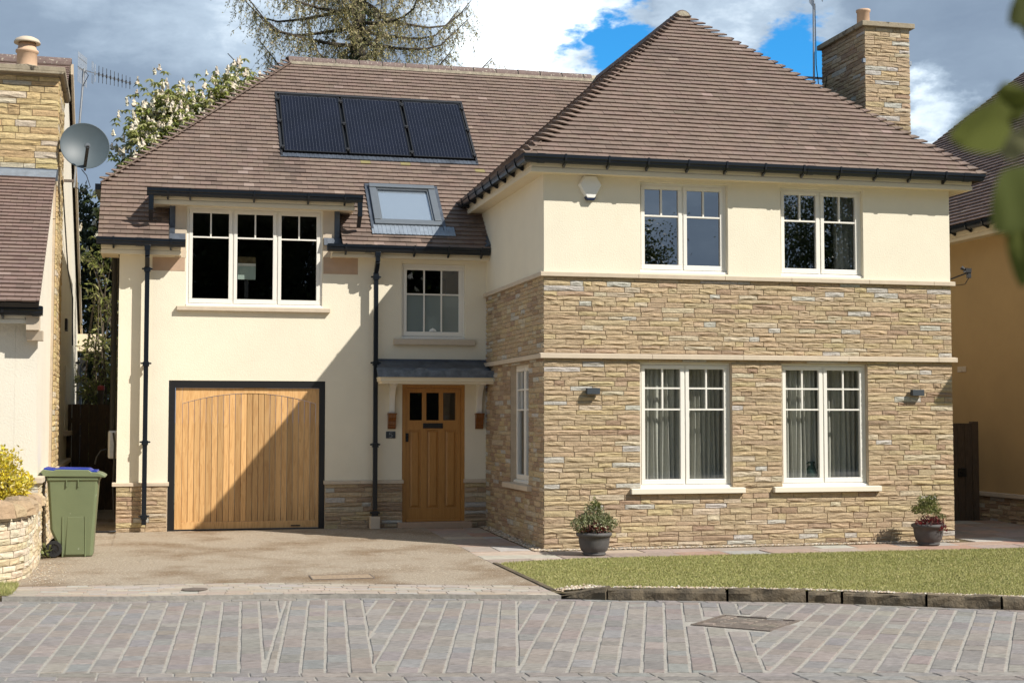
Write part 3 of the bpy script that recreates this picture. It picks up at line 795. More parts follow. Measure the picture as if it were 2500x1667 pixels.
def window(house, P, u0, u1, v0, v1, n, hbars, vbar_from, sill=None, recess=.07, glass='glass', m='white', cols=2, frost_below=None, label=None, sillmat='paint'):
    mb = MB(); fw = .035; w0, w1 = -recess-.06, -recess
    ring(mb, P, u0, u1, v0, v1, fw, w0, w1, .05)
    iu0, iu1 = u0+fw, u1-fw; mw = .018; cw = (iu1-iu0-mw*(n-1))/n
    for k in range(1, n): mb.pbox(P, iu0+k*cw+(k-1)*mw, iu0+k*cw+k*mw, v0+.05, v1-fw, w0, w1-.004)
    mb.hexa([P(u0, v0-.002, w1), P(u1, v0-.002, w1), P(u1, v0-.002, w1+.045), P(u0, v0-.002, w1+.045)], [P(u0, v0+.046, w1), P(u1, v0+.046, w1), P(u1, v0+.028, w1+.045), P(u0, v0+.028, w1+.045)])
    wob = obj('window', mb, M[m], house, bevel=.003)
    if label: wob['label'] = label
    for k in range(n):
        a = iu0+k*(cw+mw)+.002; b = a+cw-.004; c, d = v0+.052, v1-fw-.002; st = .052
        s = MB(); ring(s, P, a, b, c, d, st, w0+.012, w1+.008, .068); obj('sash', s, M[m], wob, bevel=.005)
        ga, gb, gc, gd = a+st, b-st, c+.068, d-st; g = MB(); hb = .011
        hs = [h for h in hbars]
        for h in hs: g.pbox(P, ga, gb, h-hb, h+hb, w0+.03, w1+.002)
        lo = max([h for h in hs if h <= vbar_from+1e-6], default=gc)
        segs = sorted([gc]+hs+[gd])
        for i in range(cols-1):
            u = ga+(gb-ga)*(i+1)/cols
            for s0, s1 in zip(segs, segs[1:]):
                if s0 >= vbar_from-1e-6:
                    g.pbox(P, u-hb, u+hb, s0+(hb if s0 != gc else 0), s1-(hb if s1 != gd else 0), w0+.032, w1)
        obj('glazing_bar', g, M[m], wob)
        for s0, s1 in zip(segs, segs[1:]):
            kk = cols if s0 >= vbar_from-1e-6 else 1
            for i in range(kk):
                p = MB(); x0, x1 = ga+(gb-ga)*i/kk, ga+(gb-ga)*(i+1)/kk; tl = R.uniform(-.0012, .0012); t2 = R.uniform(-.0012, .0012)
                wz = w0+.035
                p.add([P(x0, s0, wz), P(x1, s0, wz+tl), P(x1, s1, wz+tl+t2), P(x0, s1, wz+t2)], [(0, 1, 2, 3)])
                gm = 'frost' if frost_below and s1 <= frost_below+.02 else glass
                obj('pane', p, M[gm], wob)
    if sill:
        s = MB(); su0, su1, sv0, sv1, pr = sill
        s.hexa([P(su0, sv0, -recess-.02), P(su1, sv0, -recess-.02), P(su1, sv0, pr), P(su0, sv0, pr)], [P(su0, sv1+.012, -recess-.02), P(su1, sv1+.012, -recess-.02), P(su1, sv1-.006, pr), P(su0, sv1-.006, pr)])
        obj('sill', s, M[sillmat], wob, bevel=.004)
    return wob
GUT = [(0, .0), (.004, -.055), (.022, -.082), (.055, -.094), (.085, -.086), (.098, -.062), (.100, -.045), (.110, -.035), (.110, .0), (.103, .0), (.101, -.03), (.092, -.045), (.088, -.062), (.055, -.084), (.026, -.072), (.012, -.05), (.008, .0)]
GUT = [(o*1.15, u*1.2) for o, u in GUT]
def gutter(house, pth, brackets, unions=()):
    mb = MB(); mb.sweep(pth, GUT); g = obj('gutter', mb, M['black'], house)
    def at(path, t):
        for a, b in zip(path, path[1:]):
            a = Vector(a); b = Vector(b); l = (b-a).length
            if t <= l: return a+(b-a)*(t/l), (b-a).normalized()
            t -= l
        return Vector(path[-1]), (Vector(path[-1])-Vector(path[-2])).normalized()
    BR = [(-.002, -.005), (-.002, -.125), (.012, -.13), (.05, -.108), (.088, -.096), (.106, -.07), (.117, -.04), (.117, .006), (.10, .006), (.103, -.02), (.09, -.05), (.055, -.085), (.02, -.06), (.012, -.005)]
    for t in brackets:
        p, d = at(pth, t); mb = MB(); mb.sweep([p-d*.013, p+d*.013], [(o*1.15, u*1.2) for o, u in BR]); obj('gutter_bracket', mb, M['black'], g)
    for t in unions:
        p, d = at(pth, t); mb = MB(); mb.sweep([p-d*.05, p+d*.05], [(o*1.05-.002, u*1.09+.003) for o, u in GUT[:9]]+[(.0, .003)]); obj('gutter_union', mb, M['black'], g)
    return g
FAS = [(0, 0), (0, .045), (-.012, .05), (-.012, .062), (-.004, .07), (-.004, .135), (-.03, .135), (-.03, 0)]
def fascia(house, pth, h=.135, soffit=.24):
    k = h/.135; mb = MB(); mb.sweep(pth, [(o, u*k) for o, u in FAS]); f = obj('fascia', mb, M['fascia'], house)
    mb = MB(); mb.sweep(pth, [(-.02, .012), (-.02, .024), (-soffit, .024), (-soffit, .012)]); obj('soffit', mb, M['fascia'], f); return f
def downpipe(house, x, y, ztop, zbot, wall_y, yt, clips, shoe=True, r=.034):
    # square pipe: outlet under the gutter, swan neck back to the wall, straight drop
    mb = MB(); up = (0, 1, 0)
    mb.box(x-.042, x+.042, yt-.042, yt+.042, ztop-.075, ztop)
    a = Vector((x, yt, ztop-.07)); b = Vector((x, yt, ztop-.15)); c = Vector((x, y, ztop-.30)); d = Vector((x, y, zbot+.10))
    for p, q in ((a, b), (b, c), (c, d)): mb.bar(p, q, 2*r, 2*r, up=(0, 1, 0) if abs((q-p).normalized().y) < .9 else (0, 0, 1))
    mb.box(x-.04, x+.04, y-.04, y+.04, ztop-.36, ztop-.30)
    o = obj('downpipe', mb, M['black'], house, bevel=.006)
    for z in clips:
        m = MB(); m.box(x-.046, x+.046, y-.046, y+.046, z-.03, z+.035); m.box(x-.075, x+.075, y+.0, y+.03, z+.0, z+.026)
        m.box(x-.03, x+.03, y+.04, wall_y-.001, z+.004, z+.022)
        for s in (-1, 1): m.lathe([(.012, -.012), (.012, .012)], (x+s*.068, y+.005, z+.013), 8, ax=(0, 1, 0))
        obj('pipe_clip', m, M['black'], o, bevel=.004)
    m = MB(); m.bar((x, y, zbot+.14), (x, y, zbot+.06), .078, .078, up=(0, 1, 0)); m.bar((x, y, zbot+.08), (x, y-.075, zbot-.0), .07, .07, up=(0, 0, 1))
    if shoe: obj('pipe_shoe', m, M['black'], o)
    return o

# ------------------------------------------------------------------ the house
H = thing('house', 'cream rendered house with stone faced front wing, brown tiled roof and oak door', 'house', (0, 0, -.15))
PF, PD, PS_, PR = front(0.0), front(D), left(0.0), right(WW)
W1 = (1.356, 2.63, 3.545, 4.785); W2 = (3.411, 4.669, 3.545, 4.785); GL = (1.346, 2.664, .635, 2.335); GR = (3.405, 4.702, .635, 2.335)
SW = (.79, 1.86, .66, 2.335)
S1a, S1b, S2a, S2b = 2.372, 2.446, 3.462, 3.53        # the two string courses
mb = MB()
panel(mb, PF, .006, WW-.006, S2b-.005, 4.90, [W1, W2], th=.30)
panel(mb, PS_, .006, 4.6, S2b-.005, 4.90, [], th=.28)
panel(mb, PR, .31, 8, S2b-.005, 4.90, [], th=.28)
obj('rendered_wall', mb, M['render'], H)
# stone backing (mortar), set 12 mm behind the stone faces
mb = MB()
PFm, PSm, PRm = front(.012), left(.012-.0), right(WW-.012)
panel(mb, front(.007), .014, WW-.014, -.30, S2b-.005, [GL, GR], th=.29)
panel(mb, left(.007), .014, D+.0, -.30, S2b-.005, [SW], th=.27)
panel(mb, right(WW-.012), .31, 8, -.30, S2b-.005, [], th=.27)
sw = obj('stone_wall', mb, M['mortar'], H)
pcs = []
holes = [GL, GR, (1.20, 2.83, .56, .645), (3.26, 4.87, .56, .645)]
holesf = holes
pcs += lay_stones(PF, 0, WW, -.26, S1a, holesf, .0665)
pcs += lay_stones(PF, 0, WW, S1b, S2a, [], .0655, dark=-.04)
side = lay_stones(PS_, 0.0, D, -.26, S1a, [SW], .0665, (.12, .45), dark=.22)
side += lay_stones(PS_, 0.0, D, S1b, S2a, [], .0655, (.12, .45), dark=.06)
# plinths of the rendered part
PDm = front(D+.0)
pl = []
for a, b in ((-5.54, -4.815), (-2.495, -1.315), (-.345, 0)):
    pl += lay_stones(front(D-.03), a, b, -.22, .585, [], .066, (.14, .5), dark=.1 if a > -3 else -.05)
pieces_out(pcs+side+pl, 'stone', 'facing_stones', M['stone'], sw)
# string courses in lengths
def string(P, u0, u1, v0, v1, pr, ln, parent):
    t = u0; 
    while t < u1-.01:
        e = min(u1, t+ln*R.uniform(.8, 1.2)); e = u1 if u1-e < .3 else e
        m = MB(); m.hexa([P(t+.0015, v0, -.02), P(e-.0015, v0, -.02), P(e-.0015, v0, pr), P(t+.0015, v0, pr)], [P(t+.0015, v1, -.02), P(e-.0015, v1, -.02), P(e-.0015, v1-.012, pr), P(t+.0015, v1-.012, pr)])
        obj('string_course', m, M['ashlar'], parent, bevel=.004); t = e
string(PF, -.06, WW+.06, S1a, S1b, .06, 1.35, H); string(PF, -.05, WW+.05, S2a, S2b, .05, 1.2, H)
string(PS_, -.0, D, S1a, S1b, .06, 1.3, H); string(PS_, -.0, D, S2a, S2b, .05, 1.2, H)
# rear block: rendered left part with the wall dormer
GD = (-4.81, -2.50, -.30, 2.14); DR = (-1.32, -.335, -.30, 2.10); DW = (-4.58, -2.557, 3.245, 4.74); BW = (-1.336, -.336, 2.80, 3.965)
mb = MB()
panel(mb, PD, -5.54, 0.0, .64, 4.06, [GD, DR, (DW[0], DW[1], DW[2], 4.2), BW, (-4.83, -2.30, 4.05, 4.2)], th=.30)
panel(mb, PD, -4.75, -2.38, 4.06, 4.80, [(DW[0], DW[1], 4.0, DW[3])], th=.30)
panel(mb, left(-5.54), D+.302, 11, -.30, 4.06, [], th=.3)
mb.add([(-5.54, D+.302, 4.06), (-5.54, 10.4, 4.06), (-5.54, 9.7, 5.08), (-5.54, 4.16, 5.08)], [(0, 1, 2, 3)])
wl = obj('rendered_wall', mb, M['render'], H)
for a, b in ((-5.54, -4.81), (-2.5, -1.32), (-.335, 0)):
    mb = MB(); mb.box(a, b, D-.018, D+.29, -.30, .60); obj('plinth', mb, M['mortar'], H)
for a, b in ((-5.60, -4.79), (-2.52, -1.30), (-.355, -.006)):
    string(PD, a, b, .585, .645, .055, .6, H)
# interior rooms behind the glass, so that the windows look into dark rooms
def room(x0, x1, y0, y1, z0, z1):
    m = MB(); v = [(x0, y0, z0), (x1, y0, z0), (x1, y1, z0), (x0, y1, z0), (x0, y0, z1), (x1, y0, z1), (x1, y1, z1), (x0, y1, z1)]
    m.add(v, [(0, 1, 2, 3), (7, 6, 5, 4), (1, 5, 6, 2), (2, 6, 7, 3), (3, 7, 4, 0)]); obj('room', m, M['room'], H)
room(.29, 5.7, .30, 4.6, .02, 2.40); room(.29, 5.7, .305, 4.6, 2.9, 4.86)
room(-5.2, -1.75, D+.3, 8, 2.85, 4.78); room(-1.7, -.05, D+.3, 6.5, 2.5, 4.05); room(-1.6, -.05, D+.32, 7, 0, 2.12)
# windows
window(H, PF, *W1, 2, [4.332], 4.332, None, .075, 'glass_up'); window(H, PF, *W2, 2, [4.332], 4.332, None, .075, 'glass_up')
window(H, PF, *GL, 2, [1.985, 1.698], 1.698, (1.20, 2.83, .565, .64, .07), .07)
window(H, PF, *GR, 2, [1.985, 1.698], 1.698, (3.26, 4.87, .565, .64, .07), .07)
window(H, PS_, *SW, 2, [1.985, 1.698], 1.698, (.62, 2.1, .585, .66, .07), .09, sillmat='ashlar')
window(H, PD, *DW, 3, [4.287], 4.287, (-4.71, -2.44, 3.18, 3.245, .07), .03, sillmat='ashlar')
window(H, PD, *BW, 1, [3.50], 0, (-1.46, -.19, 2.71, 2.80, .07), .06, cols=3, frost_below=3.52, sillmat='ashlar')
# wing timber head boards above the upper windows (flush under the soffit)
# garage door
gd = MB()
P = front(D+.03)
for a, b, c, d in ((-4.808, -4.715, -.09, 2.138), (-2.58, -2.502, -.09, 2.138), (-4.715, -2.58, 2.035, 2.138)): gd.pbox(P, a, b, c, d, -.10, .02)
gd.pbox(P, -4.715, -2.58, -.09, -.065, -.1, .0)
gdo = obj('garage_door', gd, M['blackpaint'], H)
P = front(D+.055); ga, gb = -4.708, -2.587; pa, pb = ga+.10, gb-.05
def arc(u): t = (u-(pa+pb)/2)/((pb-pa)/2); return 1.955-.155*t*t
m = MB(); g_ = lambda: (R.uniform(.9, 1.1), R.random(), 1)
N_ = 24; top = [(pa+(pb-pa)*i/N_) for i in range(N_+1)]
m.hexa([P(u, arc(u), -.02) for u in top]+[P(pb, 2.032, -.02), P(pa, 2.032, -.02)], [P(u, arc(u), .012) for u in top]+[P(pb, 2.032, .012), P(pa, 2.032, .012)], (1.12, .3, 1))
obj('head_board', m, M['cedar'], gdo)
m = MB(); m.pbox(P, ga, pa-.002, -.06, 2.032, -.02, .012, (1.08, .5, 1)); obj('stile', m, M['cedar'], gdo, bevel=.002)
m = MB(); m.pbox(P, pb+.002, gb, -.06, 2.032, -.02, .012, (1.02, .8, 1)); obj('stile', m, M['cedar'], gdo, bevel=.002)
m = MB(); m.pbox(P, pa, pb, -.06, .045, -.02, .014, (1.1, .1, 1)); obj('bottom_rail', m, M['cedar'], gdo, bevel=.003)
NP = 23; pw = (pb-pa)/NP
for i in range(NP):
    a, b = pa+i*pw+.0012, pa+(i+1)*pw-.0012; c = (R.choice((.80, .92, 1.0, 1.08, 1.16, .98, 1.1))*R.uniform(.95, 1.05), R.random(), 1)
    m = MB(); wv = R.uniform(.003, .005)
    ch = .004
    bt = [P(a, .047, -.01), P(b, .047, -.01), P(b, arc(b)-.003, -.01), P(a, arc(a)-.003, -.01)]
    m.hexa(bt, [P(a+ch, .047, wv), P(b-ch, .047, wv), P(b-ch, arc(b-ch)-.003, wv), P(a+ch, arc(a+ch)-.003, wv)], c)
    obj('plank', m, M['cedar'], gdo)
m = MB(); m.pbox(P, -3.0, -2.86, -.035, -.02, .01, .03); obj('lock', m, M['dark'], gdo)
# front door
P = front(D+.05)
m = MB(); m.pbox(P, -1.318, -1.265, 0, 2.098, -.09, .03, (1, .2, 1)); m.pbox(P, -.39, -.337, 0, 2.098, -.09, .03, (1, .6, 1)); m.pbox(P, -1.265, -.39, 2.045, 2.098, -.09, .03, (.95, .4, 1))
fd = obj('front_door', m, M['oak'], H)
a0, a1 = -1.262, -.393
cols3 = [(-1.20, -1.02), (-.925, -.735), (-.645, -.455)]; pan3 = [(-1.195, -1.0), (-.935, -.735), (-.67, -.475)]
m = MB()
panel(m, P, a0, a1, .012, 2.042, [(u, v, 1.55, 1.975) for u, v in pan3]+[(u, v, .20, 1.40) for u, v in cols3], th=.045, col=(1, .35, 1))
leaf = obj('door_leaf', m, M['oak'], fd)
for u, v in cols3:
    m = MB(); m.pbox(P, u, v, .20, 1.40, -.035, -.018, (.94, R.random(), 1)); 
    m.hexa([P(u+.02, .22, -.018), P(v-.02, .22, -.018), P(v-.02, 1.38, -.018), P(u+.02, 1.38, -.018)], [P(u+.045, .245, -.004), P(v-.045, .245, -.004), P(v-.045, 1.355, -.004), P(u+.045, 1.355, -.004)], (1, R.random(), 1))
    obj('door_panel', m, M['oak'], fd)
for u, v in pan3:
    m = MB(); w = -.02; m.add([P(u, 1.55, w), P(v, 1.55, w), P(v, 1.975, w), P(u, 1.975, w)], [(0, 1, 2, 3)]); obj('pane', m, M['glass'], fd)
m = MB(); m.pbox(P, -.985, -.675, 1.425, 1.505, 0, .012); m.pbox(P, -.965, -.695, 1.44, 1.49, .012, .02); obj('letter_plate', m, M['blackpaint'], fd, bevel=.003)
m = MB(); m.pbox(P, -1.258, -1.212, 1.22, 1.35, 0, .012); m.lathe([(.022, 0), (.022, .03), (.012, .04)], P(-1.235, 1.315, .01), 12, ax=(0, -1, 0)); m.bar(P(-1.235, 1.28, .03), P(-1.235, 1.25, .035), .02); obj('door_handle', m, M['blackpaint'], fd, bevel=.003)
m = MB(); m.pbox(P, -1.25, -.40, .0, .028, 0, .035, (1.05, .5, 1)); obj('weather_bar', m, M['oak'], fd, bevel=.004)
m = MB(); m.pbox(front(D), -1.40, -.25, -.14, -.004, -.28, .16, (.9, .9, .9)); obj('door_step', m, M['ashlar_pink'], H, bevel=.006)
m = MB(); m.pbox(front(D), -1.25, -.30, -.132, -.105, .162, .42); obj('door_mat', m, M['rubber'], H)
# lead covered canopy over the door
cp = MB(); y0, y1 = D, D-.56
cp.hexa([(-1.74, y1, 2.20), (.0, y1, 2.20), (.0, y0, 2.20), (-1.74, y0, 2.20)], [(-1.74, y1, 2.235), (.0, y1, 2.235), (.0, y0, 2.47), (-1.74, y0, 2.47)])
can = obj('canopy', cp, M['lead'], H)
PC = front(y1)
t = -1.77
for e in (-1.24, -.66, .0):
    m = MB(); n_ = 8; us = lin(t, e, n_); wob = [R.uniform(-.006, .006) for _ in us]
    m.hexa([PC(u, 2.205+w, .006) for u, w in zip(us, wob)]+[PC(us[-1], 2.33, -.22), PC(us[0], 2.33, -.22)], [PC(u, 2.205+w, .012) for u, w in zip(us, wob)]+[PC(us[-1], 2.34, -.22), PC(us[0], 2.34, -.22)])
    m.hexa([PC(t, 2.195, .008), PC(e-.004, 2.195, .008), PC(e-.004, 2.30, .010), PC(t, 2.30, .010)], [PC(t, 2.195, .016), PC(e-.004, 2.195, .016), PC(e-.004, 2.30, .014), PC(t, 2.30, .014)])
    obj('lead_apron', m, M['leadmid'], can); t = e
for x in (-1.13, -.62, -.28):      # lead clips dressed over the joint
    m = MB(); v = []
    for i in range(7):
        a = i/6; v.append((x-.12+.24*a, 2.305+.035*math.sin(math.pi*a)))
    m.hexa([PC(u, z, .016) for u, z in v], [PC(u, z, .021) for u, z in v]); obj('lead_clip', m, M['leadmid'], can)
m = MB(); m.pbox(front(D), -1.72, -.002, 2.38, 2.49, .002, .012); obj('lead_flashing', m, M['lead'], can)
m = MB(); m.sweep([(-1.72, D, 2.10), (-1.72, y1+.02, 2.10), (-.002, y1+.02, 2.10)], [(0, 0), (0, .03), (.018, .035), (.018, .075), (.026, .08), (.026, .098), (-.03, .098), (-.03, 0)]); obj('canopy_fascia', m, M['fascia'], can)
m = MB(); m.box(-1.70, -.004, y1+.05, D-.004, 2.15, 2.165); obj('canopy_soffit', m, M['fascia'], can)
for x in (-1.485, -.115):
    m = MB(); PB = lambda y, z, xx: (xx, D-y, z)
    out = [(0, 1.66), (.055, 1.66), (.06, 1.80), (.085, 1.92), (.14, 2.01), (.22, 2.07), (.36, 2.095), (.36, 2.148), (0, 2.148)]
    inn = [(y, z) for y, z in out]
    m.hexa([PB(y, z, x-.042) for y, z in out], [PB(y, z, x+.042) for y, z in out]); obj('canopy_bracket', m, M['white'], can, bevel=.006)
    m = MB(); cpf = [(0, 1.415), (.035, 1.42), (.06, 1.445), (.058, 1.47), (.075, 1.48), (.082, 1.51), (.07, 1.535), (.085, 1.56), (.11, 1.59), (.115, 1.625), (.115, 1.658), (0, 1.658)]
    for k in range(3):
        xa = x-.058+k*.040; m.hexa([PB(y, z, xa) for y, z in cpf], [PB(y, z, xa+.036) for y, z in cpf], (1, .3*k, 1))
    m.hexa([PB(y*.9, z, x-.06) for y, z in cpf], [PB(y*.9, z, x+.06) for y, z in cpf], (.8, .5, 1))
    m.box(x-.066, x+.066, D-.125, D, 1.636, 1.659, (.9, .5, 1)); obj('corbel', m, M['oakdark'], can)
# stone blocks under the dormer ends, lead cheeks
for a, b, c, d in ((-5.07, -4.60, 3.765, 3.965), (-2.545, -2.015, 3.775, 4.03)):
    m = MB(); m.pbox(PD, a, b, c, d, -.02, .004); obj('kneeler_block', m, M['ashlar_pink'], H, bevel=.003)
dm = MB(); dm.box(-4.75, -2.38, D+.02, D+.28, 4.742, 4.88)
dorm = obj('dormer', dm, M['render'], H)
for a, b, c in ((-4.75, -4.585, 3.97), (-2.552, -2.38, 4.03)):
    dm = MB(); dm.box(a, b, D-.006, D+.25, c, 4.80); obj('jamb_stone', dm, M['ashlar'], dorm)
for a, b in ((-4.83, -4.752), (-2.378, -2.30)):
    m = MB(); m.box(a, b, D-.02, 4.4, 4.10, 4.80); obj('cheek', m, M['lead'], dorm)
for a, b in ((-4.86, -4.60), (-2.54, -2.24)):
    m = MB(); m.hexa([(a, D-.07, 4.21), (b, D-.07, 4.21), (b, D+.1, 4.21), (a, D+.1, 4.21)], [(a, D-.03, 4.32), (b, D-.03, 4.32), (b, D+.1, 4.36), (a, D+.1, 4.36)]); obj('lead_soaker', m, M['lead'], dorm)
m = MB(); m.hexa([(-5.08, D-.24, 4.875), (-2.06, D-.24, 4.875), (-2.06, 4.4, 4.875), (-5.08, 4.4, 4.875)], [(-5.08, D-.24, 4.962), (-2.06, D-.24, 4.962), (-2.06, 4.4, 5.07), (-5.08, 4.4, 5.07)]); obj('dormer_roof', m, M['leadlight'], dorm)
fascia(H, [(-5.06, 4.02, 4.725), (-5.06, D-.235, 4.725), (-2.10, D-.235, 4.725), (-2.10, 4.02, 4.725)], .17, .25)
gutter(H, [(-5.16, D-.245, 4.945), (-1.99, D-.245, 4.945)], [.3, .62, 1.55, 2.35, 2.9], [.25, 2.95])
for x in (-5.10, -2.03):      # gutter outlets at the dormer ends
    m = MB(); m.box(x-.035, x+.035, D-.34, D-.27, 4.62, 4.86); m.bar((x, D-.305, 4.64), (x+.0, D-.14, 4.50), .06); obj('gutter_outlet', m, M['black'], H, bevel=.005)
# eaves of the rear block, left and right of the dormer
fascia(H, [(-5.80, 3.9, 3.975), (-5.80, D-.235, 3.975), (-4.66, D-.235, 3.975), (-4.66, D, 3.975)], .165, .24)
fascia(H, [(-2.44, D, 4.015), (-2.44, D-.235, 4.015), (-.001, D-.235, 4.015)], .155, .24)
gutter(H, [(-5.86, D-.245, 4.205), (-4.60, D-.245, 4.195)], [.24, 1.05], [.60, .72])
gutter(H, [(-2.52, D-.245, 4.20), (-.015, D-.245, 4.195)], [.28, 1.33, 1.86, 2.38], [.62, .80])
downpipe(H, -5.14, D-.14, 4.10, -.07, D, D-.31, (3.76, 2.37, 1.22, .14), False)
downpipe(H, -1.755, D-.14, 4.10, .10, D, D-.31, (3.72, 2.41, 1.17, .14), False)
m = MB(); m.box(-1.83, -1.68, D-.20, D-.06, -.12, .10); obj('pipe_block', m, M['ashlar'], H, bevel=.01)
# wing eaves
fascia(H, [(-.23, 3.9, 4.815), (-.23, -.23, 4.815), (WW+.23, -.23, 4.815), (WW+.23, 4, 4.815)], .17, .25)
gutter(H, [(-.24, 3.98, 5.035), (-.24, -.24, 5.035), (WW+.24, -.24, 5.035), (WW+.24, .1, 5.035)],
       [.35, .85, 1.35, 1.85, 2.35, 2.85, 3.35, 3.85]+[4.22+x for x in (.45, 1.05, 1.6, 2.17, 2.72, 3.28, 3.85, 4.40, 4.95, 5.48, 6.02)], [4.22+.12, 4.22+3.95, 4.22+6.35])
m = MB(); m.tube([(-.29, 4.02, 4.97), (-.29, 4.02, 4.74), (-.1, 3.96, 4.62)], .035, 8); obj('gutter_outlet', m, M['black'], H)
m = MB(); m.hexa([(-.19, D-.30, 4.16), (.0, D-.30, 4.16), (.0, 4.2, 4.90), (-.19, 4.2, 4.90)], [(-.02, D-.33, 4.26), (.0, D-.33, 4.26), (.0, 4.2, 5.04), (-.02, 4.2, 5.04)]); obj('lead_flashing', m, M['lead'], H)
# soil pipe on the left flank
m = MB(); m.tube([(-5.62, 4.0, 1.37), (-5.62, 4.0, 4.02)], .045, 10); m.lathe([(.055, 0), (.055, .08)], (-5.62, 4.0, 2.6), 10); obj('soil_pipe', m, M['black'], H)

# ------------------------------------------------------------------ roof
A44 = math.radians(44); t44 = math.tan(A44); RZ = 7.95
EY, EZ = D-.33, 4.17; RY = EY+(RZ-EZ)/t44
WEZ = 5.0; WEY = -.335; WXL = -.335; WXR = WW+.335; AX = WW/2; AY = 2.77
ps = math.atan2(RZ-WEZ, AX-WXL); pf = math.atan2(RZ-WEZ, AY-WEY)
rf = MB()
HX0, HZ0 = -5.84, 5.14; RX0 = -2.755
hy = EY+(HZ0-EZ)/t44
def Ymain(z): return EY+(z-EZ)/t44
vl0 = (WXL, Ymain(WEZ), WEZ)
yd = Ymain(5.0)      # the slope is open where the dormer stands
rf.add([(HX0, EY, EZ), (-4.83, EY, EZ), (-4.83, yd, 5.0), (HX0, hy, HZ0)], [(0, 1, 2, 3)])
rf.add([(-2.30, EY, EZ), (0, EY, EZ), (0, Ymain(4.95), 4.95), vl0, (-2.30, yd, 5.0)], [(0, 1, 2, 3, 4)])
rf.add([(HX0, hy, HZ0), (-4.83, yd, 5.0), (-2.30, yd, 5.0), vl0, (AX, RY, RZ), (RX0, RY, RZ)], [(0, 1, 2, 3, 4, 5)])
rf.add([(HX0, hy, HZ0), (RX0, RY, RZ), (HX0, 2*RY-hy, HZ0)], [(0, 1, 2)])
rf.add([(HX0, 2*RY-hy, HZ0), (RX0, RY, RZ), (WXR, RY, RZ), (WXR, 2*RY-EY, EZ), (HX0, 2*RY-EY, EZ)], [(0, 1, 2, 3, 4)])
rf.add([(WXL, WEY, WEZ), (WXR, WEY, WEZ), (AX, AY, RZ)], [(0, 1, 2)])
rf.add([(WXL, WEY, WEZ), (AX, AY, RZ), (AX, RY, RZ), vl0], [(0, 1, 2, 3)])
rf.add([(WXR, WEY, WEZ), (WXR, 2*RY, WEZ), (AX, RY, RZ), (AX, AY, RZ)], [(0, 1, 2, 3)])
rf.v = [(x, y, z-.012) for x, y, z in rf.v]
roof = obj('roof', rf, M['underlay'], H)
def lichen(p, c):      # algae streaks below the panels and darker, older tiles low down beside the wing
    k = vn(p.x*2.2, p.z*1.1, 1.3)
    if 4.2 < p.z < 5.85 and k > .72 and R.random() < .5: c = tuple(v*.72 for v in c)
    if 5.55 < p.z < 5.85 and -3.2 < p.x < 0.3 and R.random() < .10: c = (.25, .21, .09)
    if p.z < 4.9 and R.random() < .25: c = tuple(v*.8 for v in c)
    return c
sm = (RZ-EZ)/math.sin(A44); s_of = lambda z: (z-EZ)/math.sin(A44); z_of = lambda s: EZ+s*math.sin(A44)
def ua(s):
    z = z_of(s); return HX0 if z < HZ0 else HX0+(z-HZ0)*(RX0-HX0)/(RZ-HZ0)-.06
def ub(s):
    z = z_of(s); return 0 if z < 4.93 else WXL+(z-WEZ)*(AX-WXL)/(RZ-WEZ)+.16
SOL = (-3.10, .165, s_of(5.79), s_of(7.12)); SKY = (-1.80, -.655, s_of(4.44), s_of(5.27)); DOR = (-4.84, -2.29, -1, s_of(4.98))
DORW = (-5.08, -2.06, s_of(4.93), s_of(5.0))
tiles = tile_rows((0, EY, EZ), (1, 0, 0), (0, math.cos(A44), math.sin(A44)), (0, -math.sin(A44), math.cos(A44)), sm-.02, ua, ub, [SOL, SKY, DOR], hipl=True, stain=lichen, hip_from=s_of(HZ0))
tiles += tile_rows((0, WEY, WEZ), (1, 0, 0), (0, math.cos(pf), math.sin(pf)), (0, -math.sin(pf), math.cos(pf)), (RZ-WEZ)/math.sin(pf)-.03,
                   lambda s: WXL-.05+s*math.sin(pf)*(AX-WXL)/(RZ-WEZ), lambda s: WXR+.05-s*math.sin(pf)*(WXR-AX)/(RZ-WEZ), hipl=True, hipr=True)
# left slope of the wing: u runs along -Y so that the slope faces left
def wl_a(s): z = WEZ+s*math.sin(ps); return -(Ymain(z)+.12)
def wl_b(s): z = WEZ+s*math.sin(ps); return -(WEY+(z-WEZ)*(AY-WEY)/(RZ-WEZ))-.03
tiles += tile_rows((WXL, 0, WEZ), (0, -1, 0), (math.cos(ps), 0, math.sin(ps)), (-math.sin(ps), 0, math.cos(ps)), (RZ-WEZ)/math.sin(ps)-.03, wl_a, wl_b)
pieces_out(tiles, 'roof_tile', 'roof_tiling', M['tile'], roof)
# the half hip's tiles (seen edge on)
hp = tile_rows((HX0, 0, HZ0), (0, -1, 0), (math.cos(.724), 0, math.sin(.724)), (-math.sin(.724), 0, math.cos(.724)), (RZ-HZ0)/math.sin(.724)-.03,
               lambda s: -(2*RY-hy)+s*math.sin(.724)*(RY-hy)/(RZ-HZ0), lambda s: -hy-s*math.sin(.724)*(RY-hy)/(RZ-HZ0)+.02)
m = MB()
for v, f, c in hp: m.add(v, f, c)
obj('hip_tiling', m, M['tile'], roof, kind='stuff')
m = MB(); m.box(HX0-.09, HX0-.01, hy-.1, hy+1, HZ0-.11, HZ0-.02); obj('hip_gutter', m, M['black'], H)
